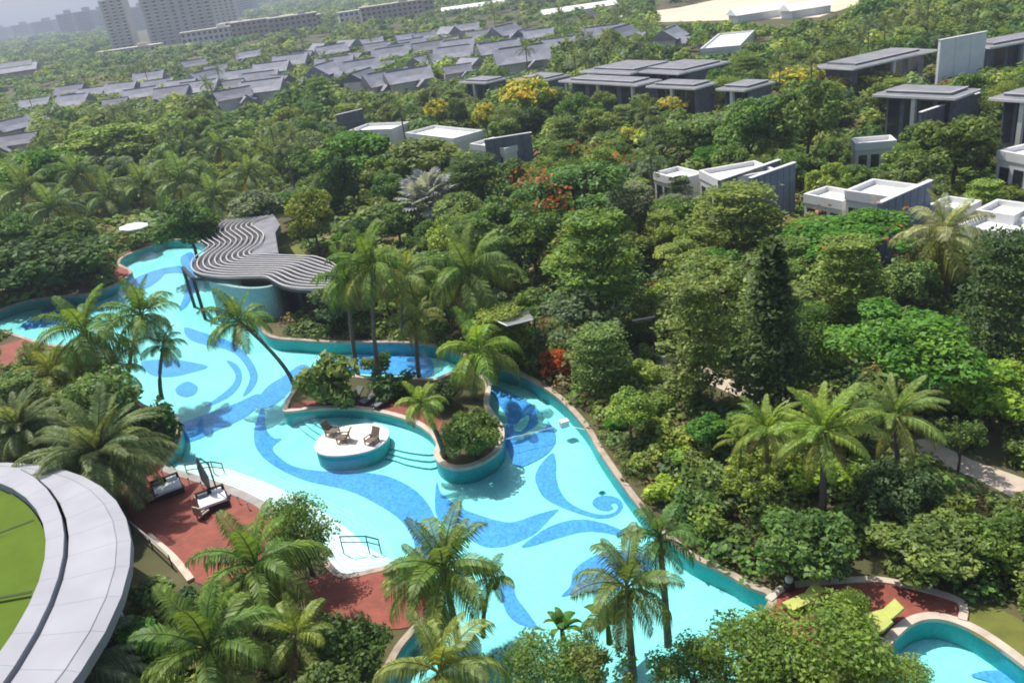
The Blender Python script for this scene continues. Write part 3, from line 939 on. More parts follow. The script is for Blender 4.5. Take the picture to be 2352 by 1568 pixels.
def midrise(px, py, wd, dp, h, nf, rz, label, m):
    p = G(px, py, 0)
    t = thing('apartment_block', label, 'building', (p.x, p.y, 0), rz)
    MB().box((0, dp / 2, h / 2), (wd, dp, h)).build('wall', m, t)
    MB().box((0, dp / 2, h + .3), (wd + 1.2, dp + 1.2, .6)).build('roof', M['towerlight'], t)
    MB().box((wd * .2, dp / 2, h + 1.6), (wd * .15, dp * .5, 2.2)).build('roof_house', m, t)
    win = MB()
    nb = max(int(wd / 3.6), 3)
    for f in range(nf):
        for b in range(nb):
            win.box((-wd / 2 + wd * (b + .5) / nb, -.05, h * (f + .55) / nf), (wd / nb * .55, .14, h / nf * .55))
    tag(win.build('window', M['glass'], t), kind='stuff')
    FOOT.append([Vector((p.x + a * (wd / 2 + 3), p.y + b * dp + 4, 0)) for a, b in ((-1, -1), (1, -1), (1, 1), (-1, 1))])
for (px, py, wd, h, nf, mm, lb) in [
        (300, 128, 46, 5, 1, 'cream', 'long low cream podium in front of the slim tower'),
        (490, 105, 42, 11, 3, 'offwhite', 'low pale arcade block at the foot of the broad tower'),
        (545, 88, 24, 12, 4, 'cream', 'small cream block beside the pale arcade'),
        (610, 88, 46, 13, 4, 'tan', 'wide tan block with small windows beyond the village'),
        (680, 82, 34, 13, 4, 'tan', 'tan block next to the wide tan one beyond the village'),
        (722, 74, 14, 11, 3, 'cream', 'narrow cream house at the end of the tan blocks'),
        (830, 58, 30, 10, 3, 'offwhite', 'pale block above the middle of the village'),
        (905, 52, 44, 12, 4, 'tan', 'brown apartment block above the middle of the village'),
        (960, 42, 26, 11, 3, 'tan', 'small brown block at the edge of the far wood')]:
    midrise(px, py, wd, 13, h, nf, math.radians(random.uniform(4, 14)), lb, M[mm])
for i, (x0, x1, ytop, Y) in enumerate([(-40, 22, 66, 2500), (28, 70, 58, 2300), (75, 128, 52, 2100), (132, 170, 32, 1750), (172, 214, 26, 1650), (206, 246, 24, 1750), (300, 336, 16, 1650), (540, 590, 18, 1500), (575, 620, 12, 1900),
                                       (625, 672, 4, 1850), (680, 735, 2, 2000), (745, 790, -6, 2200), (860, 930, -22, 2300)]):
    a, b = atY(x0, ytop, Y), atY(x1, ytop, Y)
    wd, h = abs(b.x - a.x), max((a.z + b.z) / 2, 40)
    t = thing('distant_block', 'hazy apartment block on the far skyline', 'building', ((a.x + b.x) / 2, Y, 0), 0, 'hazy blocks on the far skyline')
    MB().box((0, 0, h / 2), (wd, 24, h)).build('wall', M['far'], t)
    f = MB()
    nfl = int(h / 3.4)
    for k in range(1, nfl):
        f.box((0, -12.05, h * k / nfl), (wd * .86, .3, 1.4))
    tag(f.build('window', M['glass'], t), kind='stuff')
    MB().box((wd * .1, 0, h + 3), (wd * .3, 12, 6)).build('roof_house', M['far'], t)
# long sheds at the sand lot
for i, (px, py, wd, dp, h, rz, lb, m) in enumerate([
        (1088, 30, 42, 12, 4, 4, 'long white shed roof at the edge of the far wood', 'white'), (1330, 36, 36, 12, 3, 6, 'low white shed in front of the pale sand lot', 'white'),
        (1740, 44, 18, 7, 2.4, 10, 'long white site hut at the corner of the sand lot', 'white'), (1850, 36, 14, 7, 2.4, 10, 'short white site hut near the wooded slope', 'white')]):
    p = G(px, py, 0)
    t = thing('site_shed', lb, 'shed', (p.x, p.y, 0), math.radians(rz))
    MB().box((0, 0, h / 2), (wd, dp, h)).build('wall', M['white'], t)
    MB().add([(-wd / 2 - 1, -dp / 2 - .6, h), (wd / 2 + 1, -dp / 2 - .6, h), (wd / 2 + 1, 0, h + 2), (-wd / 2 - 1, 0, h + 2), (-wd / 2 - 1, dp / 2 + .6, h), (wd / 2 + 1, dp / 2 + .6, h)],
             [(0, 1, 2, 3), (3, 2, 5, 4), (0, 3, 4), (1, 5, 2)]).build('roof', M[m], t)
    FOOT.append([Vector((p.x + a * (wd / 2 + 2), p.y + b * (dp / 2 + 2), 0)) for a, b in ((-1, -1), (1, -1), (1, 1), (-1, 1))])

# ------------------------------------------------------------------ furniture and small things
def lounger(px, py, rz, label, cush, zb=0.05, group=None, base='rattan'):
    p = G(px, py, zb)
    t = thing('sun_lounger', label, 'sun lounger', (p.x, p.y, zb), rz, group)
    MB().box((0, -.2, .27), (.68, 1.35, .08)).build('frame', M[base], t)
    for sx in (-1, 1):
        for y in (-.8, .4):
            MB().box((sx * .29, y, .115), (.06, .06, .23)).build('leg', M[base], t)
    MB().box((0, -.2, .36), (.62, 1.3, .1)).build('mattress', M[cush], t)
    MB().add([(-.31, .45, .31), (.31, .45, .31), (.31, 1.0, .72), (-.31, 1.0, .72), (-.31, .40, .40), (.31, .40, .40), (.31, .95, .82), (-.31, .95, .82)],
             [(0, 3, 2, 1), (4, 5, 6, 7), (0, 1, 5, 4), (1, 2, 6, 5), (2, 3, 7, 6), (3, 0, 4, 7)]).build('backrest', M[cush], t)
lounger(1842, 1392, math.radians(-70), 'lime cushioned lounger on the red deck by the dark pot', 'yellow')
lounger(2018, 1430, math.radians(-80), 'lime cushioned lounger next to the curved stone kerb', 'yellow')
lounger(1992, 1462, math.radians(-80), 'second lime cushioned lounger close to the curved stone kerb', 'yellow')
lounger(812, 921, math.radians(-40), 'grey lounger on the island deck against the leafy bush', 'canvas_grey')
lounger(852, 921, math.radians(-40), 'middle grey lounger of three on the island deck', 'canvas_grey')
lounger(880, 930, math.radians(-40), 'grey lounger on the island deck closest to the small palm', 'canvas_grey')

def daybed(px, py, rz, label):
    p = G(px, py, 0.05)
    t = thing('daybed', label, 'daybed', (p.x, p.y, .05), rz)
    MB().box((0, 0, .24), (1.75, 1.45, .34)).build('base', M['rattan'], t)
    for sx in (-1, 1):
        for sy in (-1, 1):
            MB().box((sx * .78, sy * .62, .035), (.09, .09, .07)).build('leg', M['rattan'], t)
    MB().box((0, -.08, .49), (1.62, 1.2, .16)).build('mattress', M['cushion'], t)
    br_ = MB().box((0, .62, .62), (1.75, .16, .55)).build('backrest', M['rattan'], t)
    MB().box((-.45, .44, .66), (.6, .16, .32)).build('pillow', M['canvas_grey'], br_)
    MB().box((.4, .44, .66), (.6, .16, .32)).build('pillow', M['cushion'], br_)
daybed(389, 1131, math.radians(28), 'dark daybed with white mattress beside the feathery palm')
daybed(492, 1160, math.radians(24), 'dark daybed with white mattress under the folded parasol')

def armchair(px, py, rz, label):
    p = G(px, py, .05)
    t = thing('armchair', label, 'chair', (p.x, p.y, .05), rz)
    MB().box((0, 0, .35), (.62, .6, .1)).build('seat', M['tan'], t)
    MB().box((0, .32, .6), (.66, .08, .6)).build('backrest', M['tan'], t)
    for sx in (-1, 1):
        MB().box((sx * .34, 0, .55), (.06, .6, .05)).build('armrest', M['rattan'], t)
        for sy in (-1, 1):
            MB().box((sx * .28, sy * .24, .15), (.05, .05, .3)).build('leg', M['rattan'], t)
armchair(356, 1150, math.radians(120), 'tan armchair on the red deck under the feathery palm')
armchair(468, 1186, math.radians(150), 'tan armchair beside the small white round table')
p = G(463, 1152, .05)
t = thing('round_table', 'small white round table beside the daybed', 'table', (p.x, p.y, .05))
MB().tube([(0, 0, .5), (0, 0, .55)], .34, 16).build('top', M['ceramic'], t)
MB().tube([(0, 0, 0), (0, 0, .5)], .04, 8).build('stem', M['steel'], t)
MB().tube([(0, 0, 0), (0, 0, .03)], .2, 12).build('foot', M['steel'], t)
# folded cantilever parasol
p = G(505, 1146, .05)
t = thing('folded_parasol', 'tall folded grey cantilever parasol behind the daybed', 'parasol', (p.x, p.y, .05), math.radians(160))
MB().box((0, 0, .06), (1.0, 1.0, .12)).build('base', M['coping_grey'], t)
MB().tube([(0, 0, .1), (.0, 0, 2.7)], .05, 8).build('pole', M['dark'], t)
MB().tube([(0, 0, 2.6), (.45, 0, 3.0), (.75, 0, 2.95)], .04, 8).build('arm', M['dark'], t)
MB().tube([(.75, 0, 2.95), (.72, 0, 2.4), (.62, 0, 1.5), (.55, 0, .75)], [.05, .16, .24, .08], 10).build('canopy', M['canvas_grey'], t)

def open_parasol(px, py, h, r, label, tilt):
    p = G(px, py, 0)
    t = thing('parasol', label, 'parasol', (p.x, p.y, 0))
    MB().tube([(0, 0, 0), (0, 0, h)], .05, 8).build('pole', M['wood'], t)
    MB().box((0, 0, .05), (.6, .6, .1)).build('base', M['coping_grey'], t)
    mb = MB()
    n = 8
    vs = [(0, 0, .45)] + [(r * math.cos(2 * math.pi * i / n), r * math.sin(2 * math.pi * i / n), 0) for i in range(n)]
    mb.add(vs, [(0, 1 + i, 1 + (i + 1) % n) for i in range(n)])
    vs2 = [(x, y, z - .12) for x, y, z in vs[1:]]
    mb.add(vs[1:] + vs2, [(i, n + i, n + (i + 1) % n, (i + 1) % n) for i in range(n)])
    o = mb.build('canopy', M['canvas'], t, loc=(0, 0, h - .2))
    o.rotation_euler = tilt
    for i in range(n):
        a = 2 * math.pi * i / n
        MB().tube([(0, 0, h + .15), (r * .95 * math.cos(a), r * .95 * math.sin(a), h - .22)], .015, 4).build('rib', M['wood'], t)
open_parasol(322, 566, 3.0, 1.9, 'open white parasol by the far end of the pool channel', (0.0, 0.06, 0))

for i, (x, y) in enumerate([(376, 1095), (403, 1103), (436, 1112), (465, 1120), (523, 1142), (550, 1155), (572, 1169)]):
    p = G(x, y, .06)
    t = thing('bollard_light', 'slim white bollard light along the grey deck border', 'bollard', (p.x, p.y, .06), 0, 'bollard lights along the deck border')
    MB().tube([(0, 0, 0), (0, 0, .42)], .045, 8).build('post', M['white'], t)
    MB().tube([(0, 0, .42), (0, 0, .5)], [.075, .05], 8).build('cap', M['steel'], t)

def handrail(pts, label, z=.85):
    w_ = [G(x, y, z - .4) for x, y in pts]
    o = Vector((w_[0].x, w_[0].y, 0))
    t = thing('handrail', label, 'handrail', o)
    hs = [z, z * .75, z * .35]
    MB().tube([Vector((q.x - o.x, q.y - o.y, hs[i] - .15 + (0 if i == 0 else .0))) for i, q in enumerate(w_)], .04, 6).build('rail', M['dark'], t)
    MB().tube([Vector((q.x - o.x, q.y - o.y, hs[i] - .55)) for i, q in enumerate(w_)], .03, 6).build('lower_rail', M['dark'], t)
    for i, q in enumerate(w_):
        MB().tube([(q.x - o.x, q.y - o.y, FL + .3), (q.x - o.x, q.y - o.y, hs[i] - .15)], .035, 6).build('post', M['dark'], t)
handrail([(426, 1075), (484, 1061), (506, 1055)], 'thin dark handrail down the beach steps by the folded parasol')
handrail([(782, 1240), (840, 1232), (866, 1228)], 'thin dark handrail down the beach steps by the leafy shrub')

p = G(1296, 976, WATER_Z)
t = thing('floating_box', 'small white floating box on a rope across the pool', 'buoy', (p.x, p.y, WATER_Z - .12), .3)
bd = MB().box((0, 0, .22), (.55, .42, .4)).build('body', M['white'], t)
MB().box((0, 0, .455), (.61, .48, .07)).build('lid', M['ceramic'], t)
for s in (-1, 1):
    MB().tube([(s * .3, -.1, .28), (s * .38, 0, .3), (s * .3, .1, .28)], .02, 5).build('handle', M['steel'], bd)
a, b = G(1158, 1008, -.1), G(1343, 985, -.1)
rp = [a.lerp(p, k / 8) for k in range(9)] + [p.lerp(b, k / 4) for k in range(1, 5)]
rp = [Vector((q.x, q.y, WATER_Z + .03)) for q in rp]
tag(MB().tube(rp, .022, 5).build('rope', M['white']), 'thin white rope stretched across the pool to the floating box', 'rope')
p = G(1383, 1132, FL)
t = thing('floor_drain', 'small dark round drain on the pool floor by the spiral', 'drain', (p.x, p.y, FL))
MB().tube([(0, 0, 0), (0, 0, .04)], .16, 12).build('grate', M['dark'], t)
MB().tube([(0, 0, 0), (0, 0, .02)], .24, 12).build('flange', M['tile_wall'], t)

p = G(1507, 862, 0)
t = thing('lamp_post', 'dark lamp post with flat arm beside the orange shrub', 'lamp post', (p.x, p.y, 0), math.radians(185))
MB().tube([(0, 0, 0), (0, 0, 4.6)], [.09, .06], 8).build('post', M['dark'], t)
hd = MB().box((.65, 0, 4.55), (1.6, .3, .1)).build('head', M['dark'], t)
MB().box((.8, 0, 4.48), (.9, .22, .04)).build('lens', M['ceramic'], hd)
MB().tube([(0, 0, 0), (0, 0, .3)], .16, 8).build('base', M['dark'], t)
p = G(1243, 865, 0)
t = thing('shade_sail', 'dark shade sail with pale hem on a thin pole', 'shade sail', (p.x, p.y, 0))
sa = [atY(x, y, p.y + dy) - Vector((p.x, p.y, 0)) for x, y, dy in ((1130, 732, 2), (1165, 748, 0), (1225, 733, 0), (1215, 715, 5), (1150, 720, 5))]
MB().add(sa, [(0, 1, 2, 3, 4)]).build('sail', M['canvas_grey'], t)
MB().tube(sa[:3], .05, 5).build('hem', M['white'], t)
MB().tube([(0, 0, 0), (0, 0, sa[2].z)], .05, 6).build('pole', M['dark'], t)
MB().tube([(0, 0, sa[2].z - .1), sa[2]], .03, 6).build('stay', M['dark'], t)
p = G(1812, 1352, .1)
t = thing('lamp_pot', 'dark round pot topped with a grey ball on the red deck', 'pot', (p.x, p.y, .1))
MB().tube([(0, 0, 0), (0, 0, .12), (0, 0, .32), (0, 0, .42)], [.16, .27, .27, .2], 14).build('pot', M['dark'], t, smooth=True)
MB().ball((0, 0, .58), .2, 8).build('ball', M['offwhite'], t, smooth=True)
p = G(1003, 945, .05)
t = thing('garden_chair', 'small white chair at the back of the island deck', 'chair', (p.x, p.y, .05), .6)
MB().box((0, 0, .4), (.5, .5, .06)).build('seat', M['white'], t)
MB().box((0, .24, .7), (.5, .05, .55)).build('backrest', M['white'], t)
for sx in (-1, 1):
    for sy in (-1, 1):
        MB().box((sx * .21, sy * .2, .185), (.05, .05, .37)).build('leg', M['white'], t)
# retaining rail beside the round pavilion
ra = gl([(308, 1225), (352, 1262), (398, 1305)])
t = thing('garden_rail', 'low dark rail between the red deck and the round pavilion', 'rail', (ra[0].x, ra[0].y, 0))
MB().tube([q - ra[0] + Vector((0, 0, .9)) for q in ra], .05, 6).build('rail', M['coping_grey'], t)
for q in ra:
    MB().tube([q - ra[0], q - ra[0] + Vector((0, 0, .9))], .04, 6).build('post', M['dark'], t)

# ------------------------------------------------------------------ foliage meshes
def np_mesh(name, V, mt, tint=None):
    n = len(V) // 4
    me = bpy.data.meshes.new(name)
    me.vertices.add(len(V))
    me.vertices.foreach_set('co', V.astype(np.float32).ravel())
    me.loops.add(len(V))
    me.loops.foreach_set('vertex_index', np.arange(len(V), dtype=np.int32))
    me.polygons.add(n)
    me.polygons.foreach_set('loop_start', np.arange(0, len(V), 4, dtype=np.int32))
    me.polygons.foreach_set('loop_total', np.full(n, 4, dtype=np.int32))
    if tint is not None:
        at = me.attributes.new('tint', 'FLOAT_COLOR', 'POINT')
        at.data.foreach_set('color', np.repeat(np.c_[tint, np.ones(len(tint))], 4, axis=0).astype(np.float32).ravel())
    me.materials.append(mt)
    me.update(calc_edges=True)
    return me

def unit(v):
    return v / np.maximum(np.linalg.norm(v, axis=1, keepdims=True), 1e-9)

def quads(c, nrm, size, aspect=.55, rng=RNG):
    """diamond-shaped leaves at c facing nrm"""
    N = len(c)
    t = unit(np.cross(nrm, rng.normal(size=(N, 3))))
    b = np.cross(nrm, t)
    s = np.asarray(size).reshape(-1, 1)
    V = np.empty((N, 4, 3))
    V[:, 0] = c - t * s
    V[:, 1] = c + b * s * aspect - nrm * s * .12
    V[:, 2] = c + t * s
    V[:, 3] = c - b * s * aspect - nrm * s * .12
    return V.reshape(-1, 3)

def blob_leaves(blobs, n, leaf, rng, up=.35, fill=.35):
    rad = np.array([b[1] for b in blobs])
    wgt = rad.prod(axis=1) ** .66
    cnt = rng.multinomial(n, wgt / wgt.sum())
    C, N_ = [], []
    for (c, r), k in zip(blobs, cnt):
        d = unit(rng.normal(size=(k, 3)))
        rr = np.where(rng.random(k) < fill, rng.random(k) ** .5, rng.uniform(.82, 1.08, k)).reshape(-1, 1)
        C.append(np.array(c) + d * np.array(r) * rr)
        N_.append(unit(d * .7 + np.array([0, 0, up]) + rng.normal(size=(k, 3)) * .45))
    C, N_ = np.concatenate(C), np.concatenate(N_)
    return quads(C, N_, leaf * rng.uniform(.65, 1.35, len(C)), rng=rng)

def round_crown(seed, n=3000, leaf=.07, nb=26, flat=1.0, low=-.45):
    rng = np.random.default_rng(seed)
    blobs = [((0, 0, -.05), (.5, .5, .42 * flat))]
    while len(blobs) < nb:
        d = rng.normal(size=3)
        d /= np.linalg.norm(d)
        if d[2] < low:
            continue
        q = rng.uniform(.52, .82)
        r = rng.uniform(.20, .36)
        blobs.append((d * q * np.array([1, 1, flat]), (r, r, r * .8)))
    return np_mesh('crown', blob_leaves(blobs, n, leaf, rng), M['leaf'])

def umbrella_crown(seed, n=7500, leaf=.041):
    rng = np.random.default_rng(seed)
    blobs = []
    for k in range(34):
        a, q = rng.uniform(0, 6.28), rng.random() ** .6 * .86
        r = rng.uniform(.17, .30)
        blobs.append(((q * math.cos(a), q * math.sin(a), .75 * (1 - q * q) - .25 + rng.uniform(-.25, .1)), (r, r, r * .55)))
    return np_mesh('crown', blob_leaves(blobs, n, leaf, rng, up=.9), M['leaf'])

def tiered_crown(seed, tiers, n=3000, leaf=.06, cone=False, spokes=8):
    rng = np.random.default_rng(seed)
    C = []
    per = n // (tiers * spokes)
    for i in range(tiers):
        f = i / (tiers - 1)
        z = -1 + 2 * f
        R = (1 - f) ** .8 * .98 + .05 if cone else (.55 + .45 * math.sin(math.pi * min(.92, f * .75 + .22)))
        R *= rng.uniform(.82, 1.08)
        a0 = rng.uniform(0, 6.28)
        for s in range(spokes):
            a = a0 + 6.283 * s / spokes + rng.normal() * .15
            rr = rng.random(per) ** .6 * R * rng.uniform(.75, 1.08)
            side = rng.normal(size=per) * (.10 + .13 * rr)
            ca, sa_ = math.cos(a), math.sin(a)
            zz = z + (.10 if cone else .05) * rr * (-1 if cone and f < .6 else 1) + rng.normal(size=per) * .035
            C.append(np.c_[rr * ca - side * sa_, rr * sa_ + side * ca, zz])
    C = np.concatenate(C)
    N_ = unit(np.array([0, 0, 1.0]) + rng.normal(size=C.shape) * .38)
    return np_mesh('crown', quads(C, N_, leaf * rng.uniform(.6, 1.4, len(C)), rng=rng), M['leaf'])

def airy_crown(seed, n=2600, leaf=.05):
    rng = np.random.default_rng(seed)
    blobs = []
    for k in range(40):
        d = rng.normal(size=3)
        d /= np.linalg.norm(d)
        d[2] = abs(d[2]) * 1.0 - .3
        q = rng.uniform(.35, .92)
        r = rng.uniform(.10, .24)
        blobs.append((d * q, (r, r, r * 1.1)))
    return np_mesh('crown', blob_leaves(blobs, n, leaf, rng, up=.3, fill=.6), M['leaf'])

def shrub_crown(seed, n=1100, leaf=.13, nb=12):
    rng = np.random.default_rng(seed)
    blobs = [((0, 0, -.2), (.6, .6, .7))]
    for k in range(nb):
        a, q = rng.uniform(0, 6.28), rng.uniform(.3, .75)
        r = rng.uniform(.25, .42)
        blobs.append(((q * math.cos(a), q * math.sin(a), rng.uniform(-.6, .55)), (r, r, r)))
    return np_mesh('crown', blob_leaves(blobs, n, leaf, rng), M['leaf'])

CR = {
    'round': [round_crown(11 + i, 4600) for i in range(4)],
    'dense': [round_crown(31 + i, 5000, .062, 34, .9) for i in range(2)],
    'umbrella': [umbrella_crown(51 + i) for i in range(3)],
    'tiered': [tiered_crown(61 + i, 7, 5200, .055) for i in range(2)],
    'cone': [tiered_crown(71 + i, 14, 9000, .055, True, 10) for i in range(2)],
    'airy': [airy_crown(81 + i) for i in range(2)],
    'shrub': [shrub_crown(91 + i) for i in range(4)],
    'bigleaf': [round_crown(101 + i, 8000, .036, 48, 1.0, -.6) for i in range(2)],
}
def trunk_mesh(seed, cone=False):
    rng = random.Random(seed)
    mb = MB()
    if cone:
        mb.tube([(0, 0, -.02), (.005, 0, .6), (0, .01, 1.7)], [.05, .04, .008], 7)
    else:
        mb.tube([(0, 0, -.02), (rng.uniform(-.04, .04), rng.uniform(-.04, .04), .4), (rng.uniform(-.05, .05), 0, .8)], [.06, .045, .035], 7)
        for k in range(6):
            a = 6.283 * k / 6 + rng.uniform(-.4, .4)
            r, h = rng.uniform(.35, .65), rng.uniform(.95, 1.35)
            z0 = rng.uniform(.45, .75)
            mb.tube([(0, 0, z0), (r * .45 * math.cos(a), r * .45 * math.sin(a), (z0 + h) / 2), (r * math.cos(a), r * math.sin(a), h)], [.03, .022, .008], 5)
    return mb.mesh('trunk', M['bark'], True)
TR = [trunk_mesh(i) for i in range(3)]
TRC = trunk_mesh(9, True)
STEM = MB()
for k in range(5):
    a = 6.283 * k / 5
    STEM.tube([(.05 * math.cos(a), .05 * math.sin(a), -.02), (.35 * math.cos(a), .35 * math.sin(a), 1.2)], [.03, .01], 5)
STEM = STEM.mesh('stem', M['bark'])

def blossom(seed, n, leaf, patch):
    rng = np.random.default_rng(seed)
    d = unit(rng.normal(size=(patch, 3)))
    d[:, 2] = np.abs(d[:, 2]) * .9
    d = unit(d) * rng.uniform(.78, .98, (patch, 1))
    c = np.repeat(d, n // patch, axis=0) + rng.normal(size=(patch * (n // patch), 3)) * .075
    return np_mesh('blossom', quads(c, unit(c + rng.normal(size=c.shape) * .5), leaf * rng.uniform(.6, 1.3, len(c)), .8, rng), M['petal'])
BL_RED = blossom(5, 260, .035, 16)
BL_FEW = blossom(8, 110, .035, 12)
BL_YEL = blossom(6, 1500, .07, 60)

HERO = []           # (x, y, world radius, pixel centre, pixel half size, depth)
def size_from(px, py, wpx, hpx, gap):
    zc = 3.0
    for _ in range(5):
        p = G(px, py, zc)
        D = P(p)[2]
        wd, h = wpx * D / FPX, hpx * D / FPX * 1.06
        zc = h * (.5 + gap)
    return G(px, py, zc), wd, h, zc, D

PAL = dict(olive=(.18, .245, .06), mid=(.135, .225, .048), yellowgreen=(.26, .34, .065), dark=(.085, .15, .042), vivid=(.125, .29, .035), grey=(.20, .26, .13), brownish=(.24, .19, .08), lime=(.27, .40, .05))
KIND = dict(round='rounded leafy tree', dense='dense bushy tree', umbrella='umbrella crowned tree', tiered='tiered tree', cone='tall conical conifer', airy='loose feathery tree', shrub='leafy shrub', bigleaf='large leaved tree')
HUE = dict(olive='olive green', mid='mid green', yellowgreen='yellow green', dark='dark green', vivid='vivid green', grey='grey green', brownish='brownish', lime='lime green')
def jit(c, rng=random, k=.18):
    f = 1 + rng.uniform(-k, k)
    return (c[0] * f * (1 + rng.uniform(-k, k) * .6), c[1] * f, c[2] * f * (1 + rng.uniform(-k, k)))

def put_tree(kind, p, wd, h, zc, hue, label, group=None, blo=None, nm=None):
    base = Vector((p.x, p.y, 0))
    shrub = kind == 'shrub'
    t = thing(nm or ('shrub' if shrub else 'conifer_tree' if kind == 'cone' else 'broadleaf_tree'), label, 'shrub' if shrub else 'tree', base, random.uniform(0, 6.28), group)
    s = (wd / 2, wd / 2, h / 2)
    col = jit(PAL[hue]) if isinstance(hue, str) else hue
    link('crown', random.choice(CR[kind]), t, (0, 0, zc), None, s, col)
    if shrub:
        link('stem', STEM, t, None, None, (wd / 2, wd / 2, zc * .7))
    elif kind == 'cone':
        link('trunk', TRC, t, None, None, (wd / 2, wd / 2, zc))
    else:
        link('trunk', random.choice(TR), t, None, None, (wd / 2, wd / 2, zc))
    if blo:
        link('blossom', blo[0], t, (0, 0, zc), None, tuple(q * 1.02 for q in s), blo[1])
    return t

def hero(kind, px, py, wpx, hpx, hue, label, gap=.25, blo=None, group=None):
    p, wd, h, zc, D = size_from(px, py, wpx, hpx, 0.0 if kind == 'shrub' else gap)
    HERO.append((p.x, p.y, wd / 2, px, py, wpx / 2, hpx / 2, D))
    return put_tree(kind, p, wd, h, zc * (.96 if kind == 'shrub' else 1), hue, label, group, blo)

q_ = G(322, 566)
HERO.append((q_.x - 2, q_.y + 2, 8.0, 285, 520, 60, 30, 500))

# ------------------------------------------------------------------ trees one can tell apart
RED, YEL, ORG = (.42, .11, .035), (.58, .50, .06), (.55, .16, .03)
hero('umbrella', 2055, 790, 370, 250, 'vivid', 'broad vivid green feathery tree beside the conifer pair')
hero('umbrella', 1965, 545, 350, 150, 'vivid', 'vivid green tree with a few orange blossoms before the roof courts', blo=(BL_FEW, (.36, .15, .04)))
hero('umbrella', 1325, 440, 300, 200, 'mid', 'flame tree dotted with red orange blossoms', blo=(BL_RED, RED))
hero('cone', 1772, 750, 240, 370, (.11, .16, .05), 'tall dark tiered conifer on two trunks by the sandy path', gap=.12)
hero('tiered', 1600, 760, 210, 220, 'olive', 'olive tiered tree on slim trunks beside the tall conifer', gap=.35)
hero('tiered', 2300, 690, 210, 280, 'dark', 'dark tiered tree at the side of the vivid feathery tree')
hero('tiered', 1370, 610, 240, 210, 'mid', 'tiered green tree with bare pale limbs in the middle garden', gap=.35)
hero('tiered', 1690, 505, 240, 130, 'olive', 'olive tiered tree in front of the first roof court')
hero('round', 1390, 530, 130, 100, 'lime', 'lime green tree topped with fresh leaves by the flame tree')
hero('round', 715, 500, 120, 130, 'yellowgreen', 'bright yellow green tree standing behind the pergola')
hero('round', 780, 420, 100, 140, 'dark', 'dark rounded tree behind the yellow green one')
hero('round', 810, 355, 190, 110, 'vivid', 'vivid green tree in front of the low grey courts')
hero('round', 1060, 500, 150, 120, 'olive', 'olive tree beside the silver fan palm')
hero('round', 975, 370, 190, 110, 'olive', 'broad olive tree below the curved roof house')
hero('tiered', 1090, 430, 170, 120, 'dark', 'dark tiered tree behind the silver fan palm')
hero('round', 1225, 550, 170, 130, 'mid', 'rounded mid green tree behind the big coconut palm')
hero('airy', 1330, 720, 240, 150, 'grey', 'grey green feathery tree above the orange shrub')
hero('airy', 1660, 640, 300, 160, 'olive', 'olive feathery tree behind the tall conifer')
hero('round', 1900, 420, 110, 90, 'yellowgreen', 'small yellow green tree tucked before the panelled wall')
hero('round', 2200, 330, 190, 150, 'olive', 'bushy olive tree in front of the slate garden wall')
hero('dense', 2222, 440, 90, 50, 'yellowgreen', 'clipped round yellow green tree beside the panelled wall', gap=.05)
hero('dense', 2320, 445, 80, 50, 'yellowgreen', 'second clipped round tree beyond the panelled wall', gap=.05)
hero('round', 1600, 310, 160, 100, 'olive', 'olive tree below the villa row with pale twigs')
hero('round', 1720, 290, 180, 150, 'mid', 'large rounded tree below the small flat villa')
hero('round', 1860, 270, 160, 170, 'olive', 'tall olive tree next to the broad flat villa')
hero('round', 1210, 230, 130, 90, 'yellowgreen', 'yellow flowering tree in front of the second pavilion', blo=(BL_YEL, YEL))
hero('round', 1115, 275, 60, 70, 'yellowgreen', 'yellow flowering tree below the lone pavilion', blo=(BL_YEL, YEL))
hero('round', 1005, 262, 60, 60, 'yellowgreen', 'yellow flowering tree beside the dark round tree', blo=(BL_YEL, YEL))
hero('round', 1550, 240, 90, 40, 'yellowgreen', 'low yellow flowering tree before the villa row', blo=(BL_YEL, YEL))
hero('round', 1445, 318, 50, 44, 'yellowgreen', 'small lone yellow flowering tree amid olive trees', blo=(BL_YEL, YEL))
hero('round', 1840, 180, 130, 50, 'yellowgreen', 'yellow flowering tree under the wooded slope', blo=(BL_YEL, YEL))
hero('round', 1980, 178, 160, 44, 'yellowgreen', 'wide yellow flowering tree below the long low roof', blo=(BL_YEL, YEL))
hero('dense', 1050, 262, 54, 70, 'dark', 'dark round tree between two yellow flowering ones')
hero('dense', 1225, 275, 90, 70, 'dark', 'dark round tree beneath the yellow blossoms of the pavilion', gap=.1)
hero('dense', 1320, 260, 90, 100, 'mid', 'rounded tree beside the white garden gap')
hero('dense', 1385, 235, 60, 60, 'olive', 'olive ball shaped tree before the wide villa')
hero('shrub', 1285, 830, 92, 76, (.42, .10, .02), 'orange flowering shrub at the pool bank under the lamp post')
hero('shrub', 745, 865, 160, 130, 'olive', 'broad olive bush at the end of the island')
hero('dense', 1085, 1000, 150, 130, 'olive', 'clipped olive mound filling the round end of the island', gap=-.06)
hero('round', 1010, 905, 90, 70, 'dark', 'dark bush on the island behind the small palm', gap=.0)
hero('shrub', 900, 880, 110, 60, 'dark', 'dark low bush on the island behind the loungers')
hero('shrub', 870, 830, 80, 50, 'mid', 'leafy shrub between palm trunks on the island')
hero('shrub', 350, 970, 120, 120, 'dark', 'dark bush against the pool edge below the leaning palms')
hero('bigleaf', 690, 1220, 180, 200, 'mid', 'sea grape tree with big leaves beside the beach steps', gap=.1)
hero('dense', 800, 1490, 200, 190, 'dark', 'dark rounded bush below the red deck', gap=.02)
hero('bigleaf', 1880, 1505, 370, 200, (.20, .29, .045), 'broad fresh green tree overhanging the red deck with loungers', gap=.15)
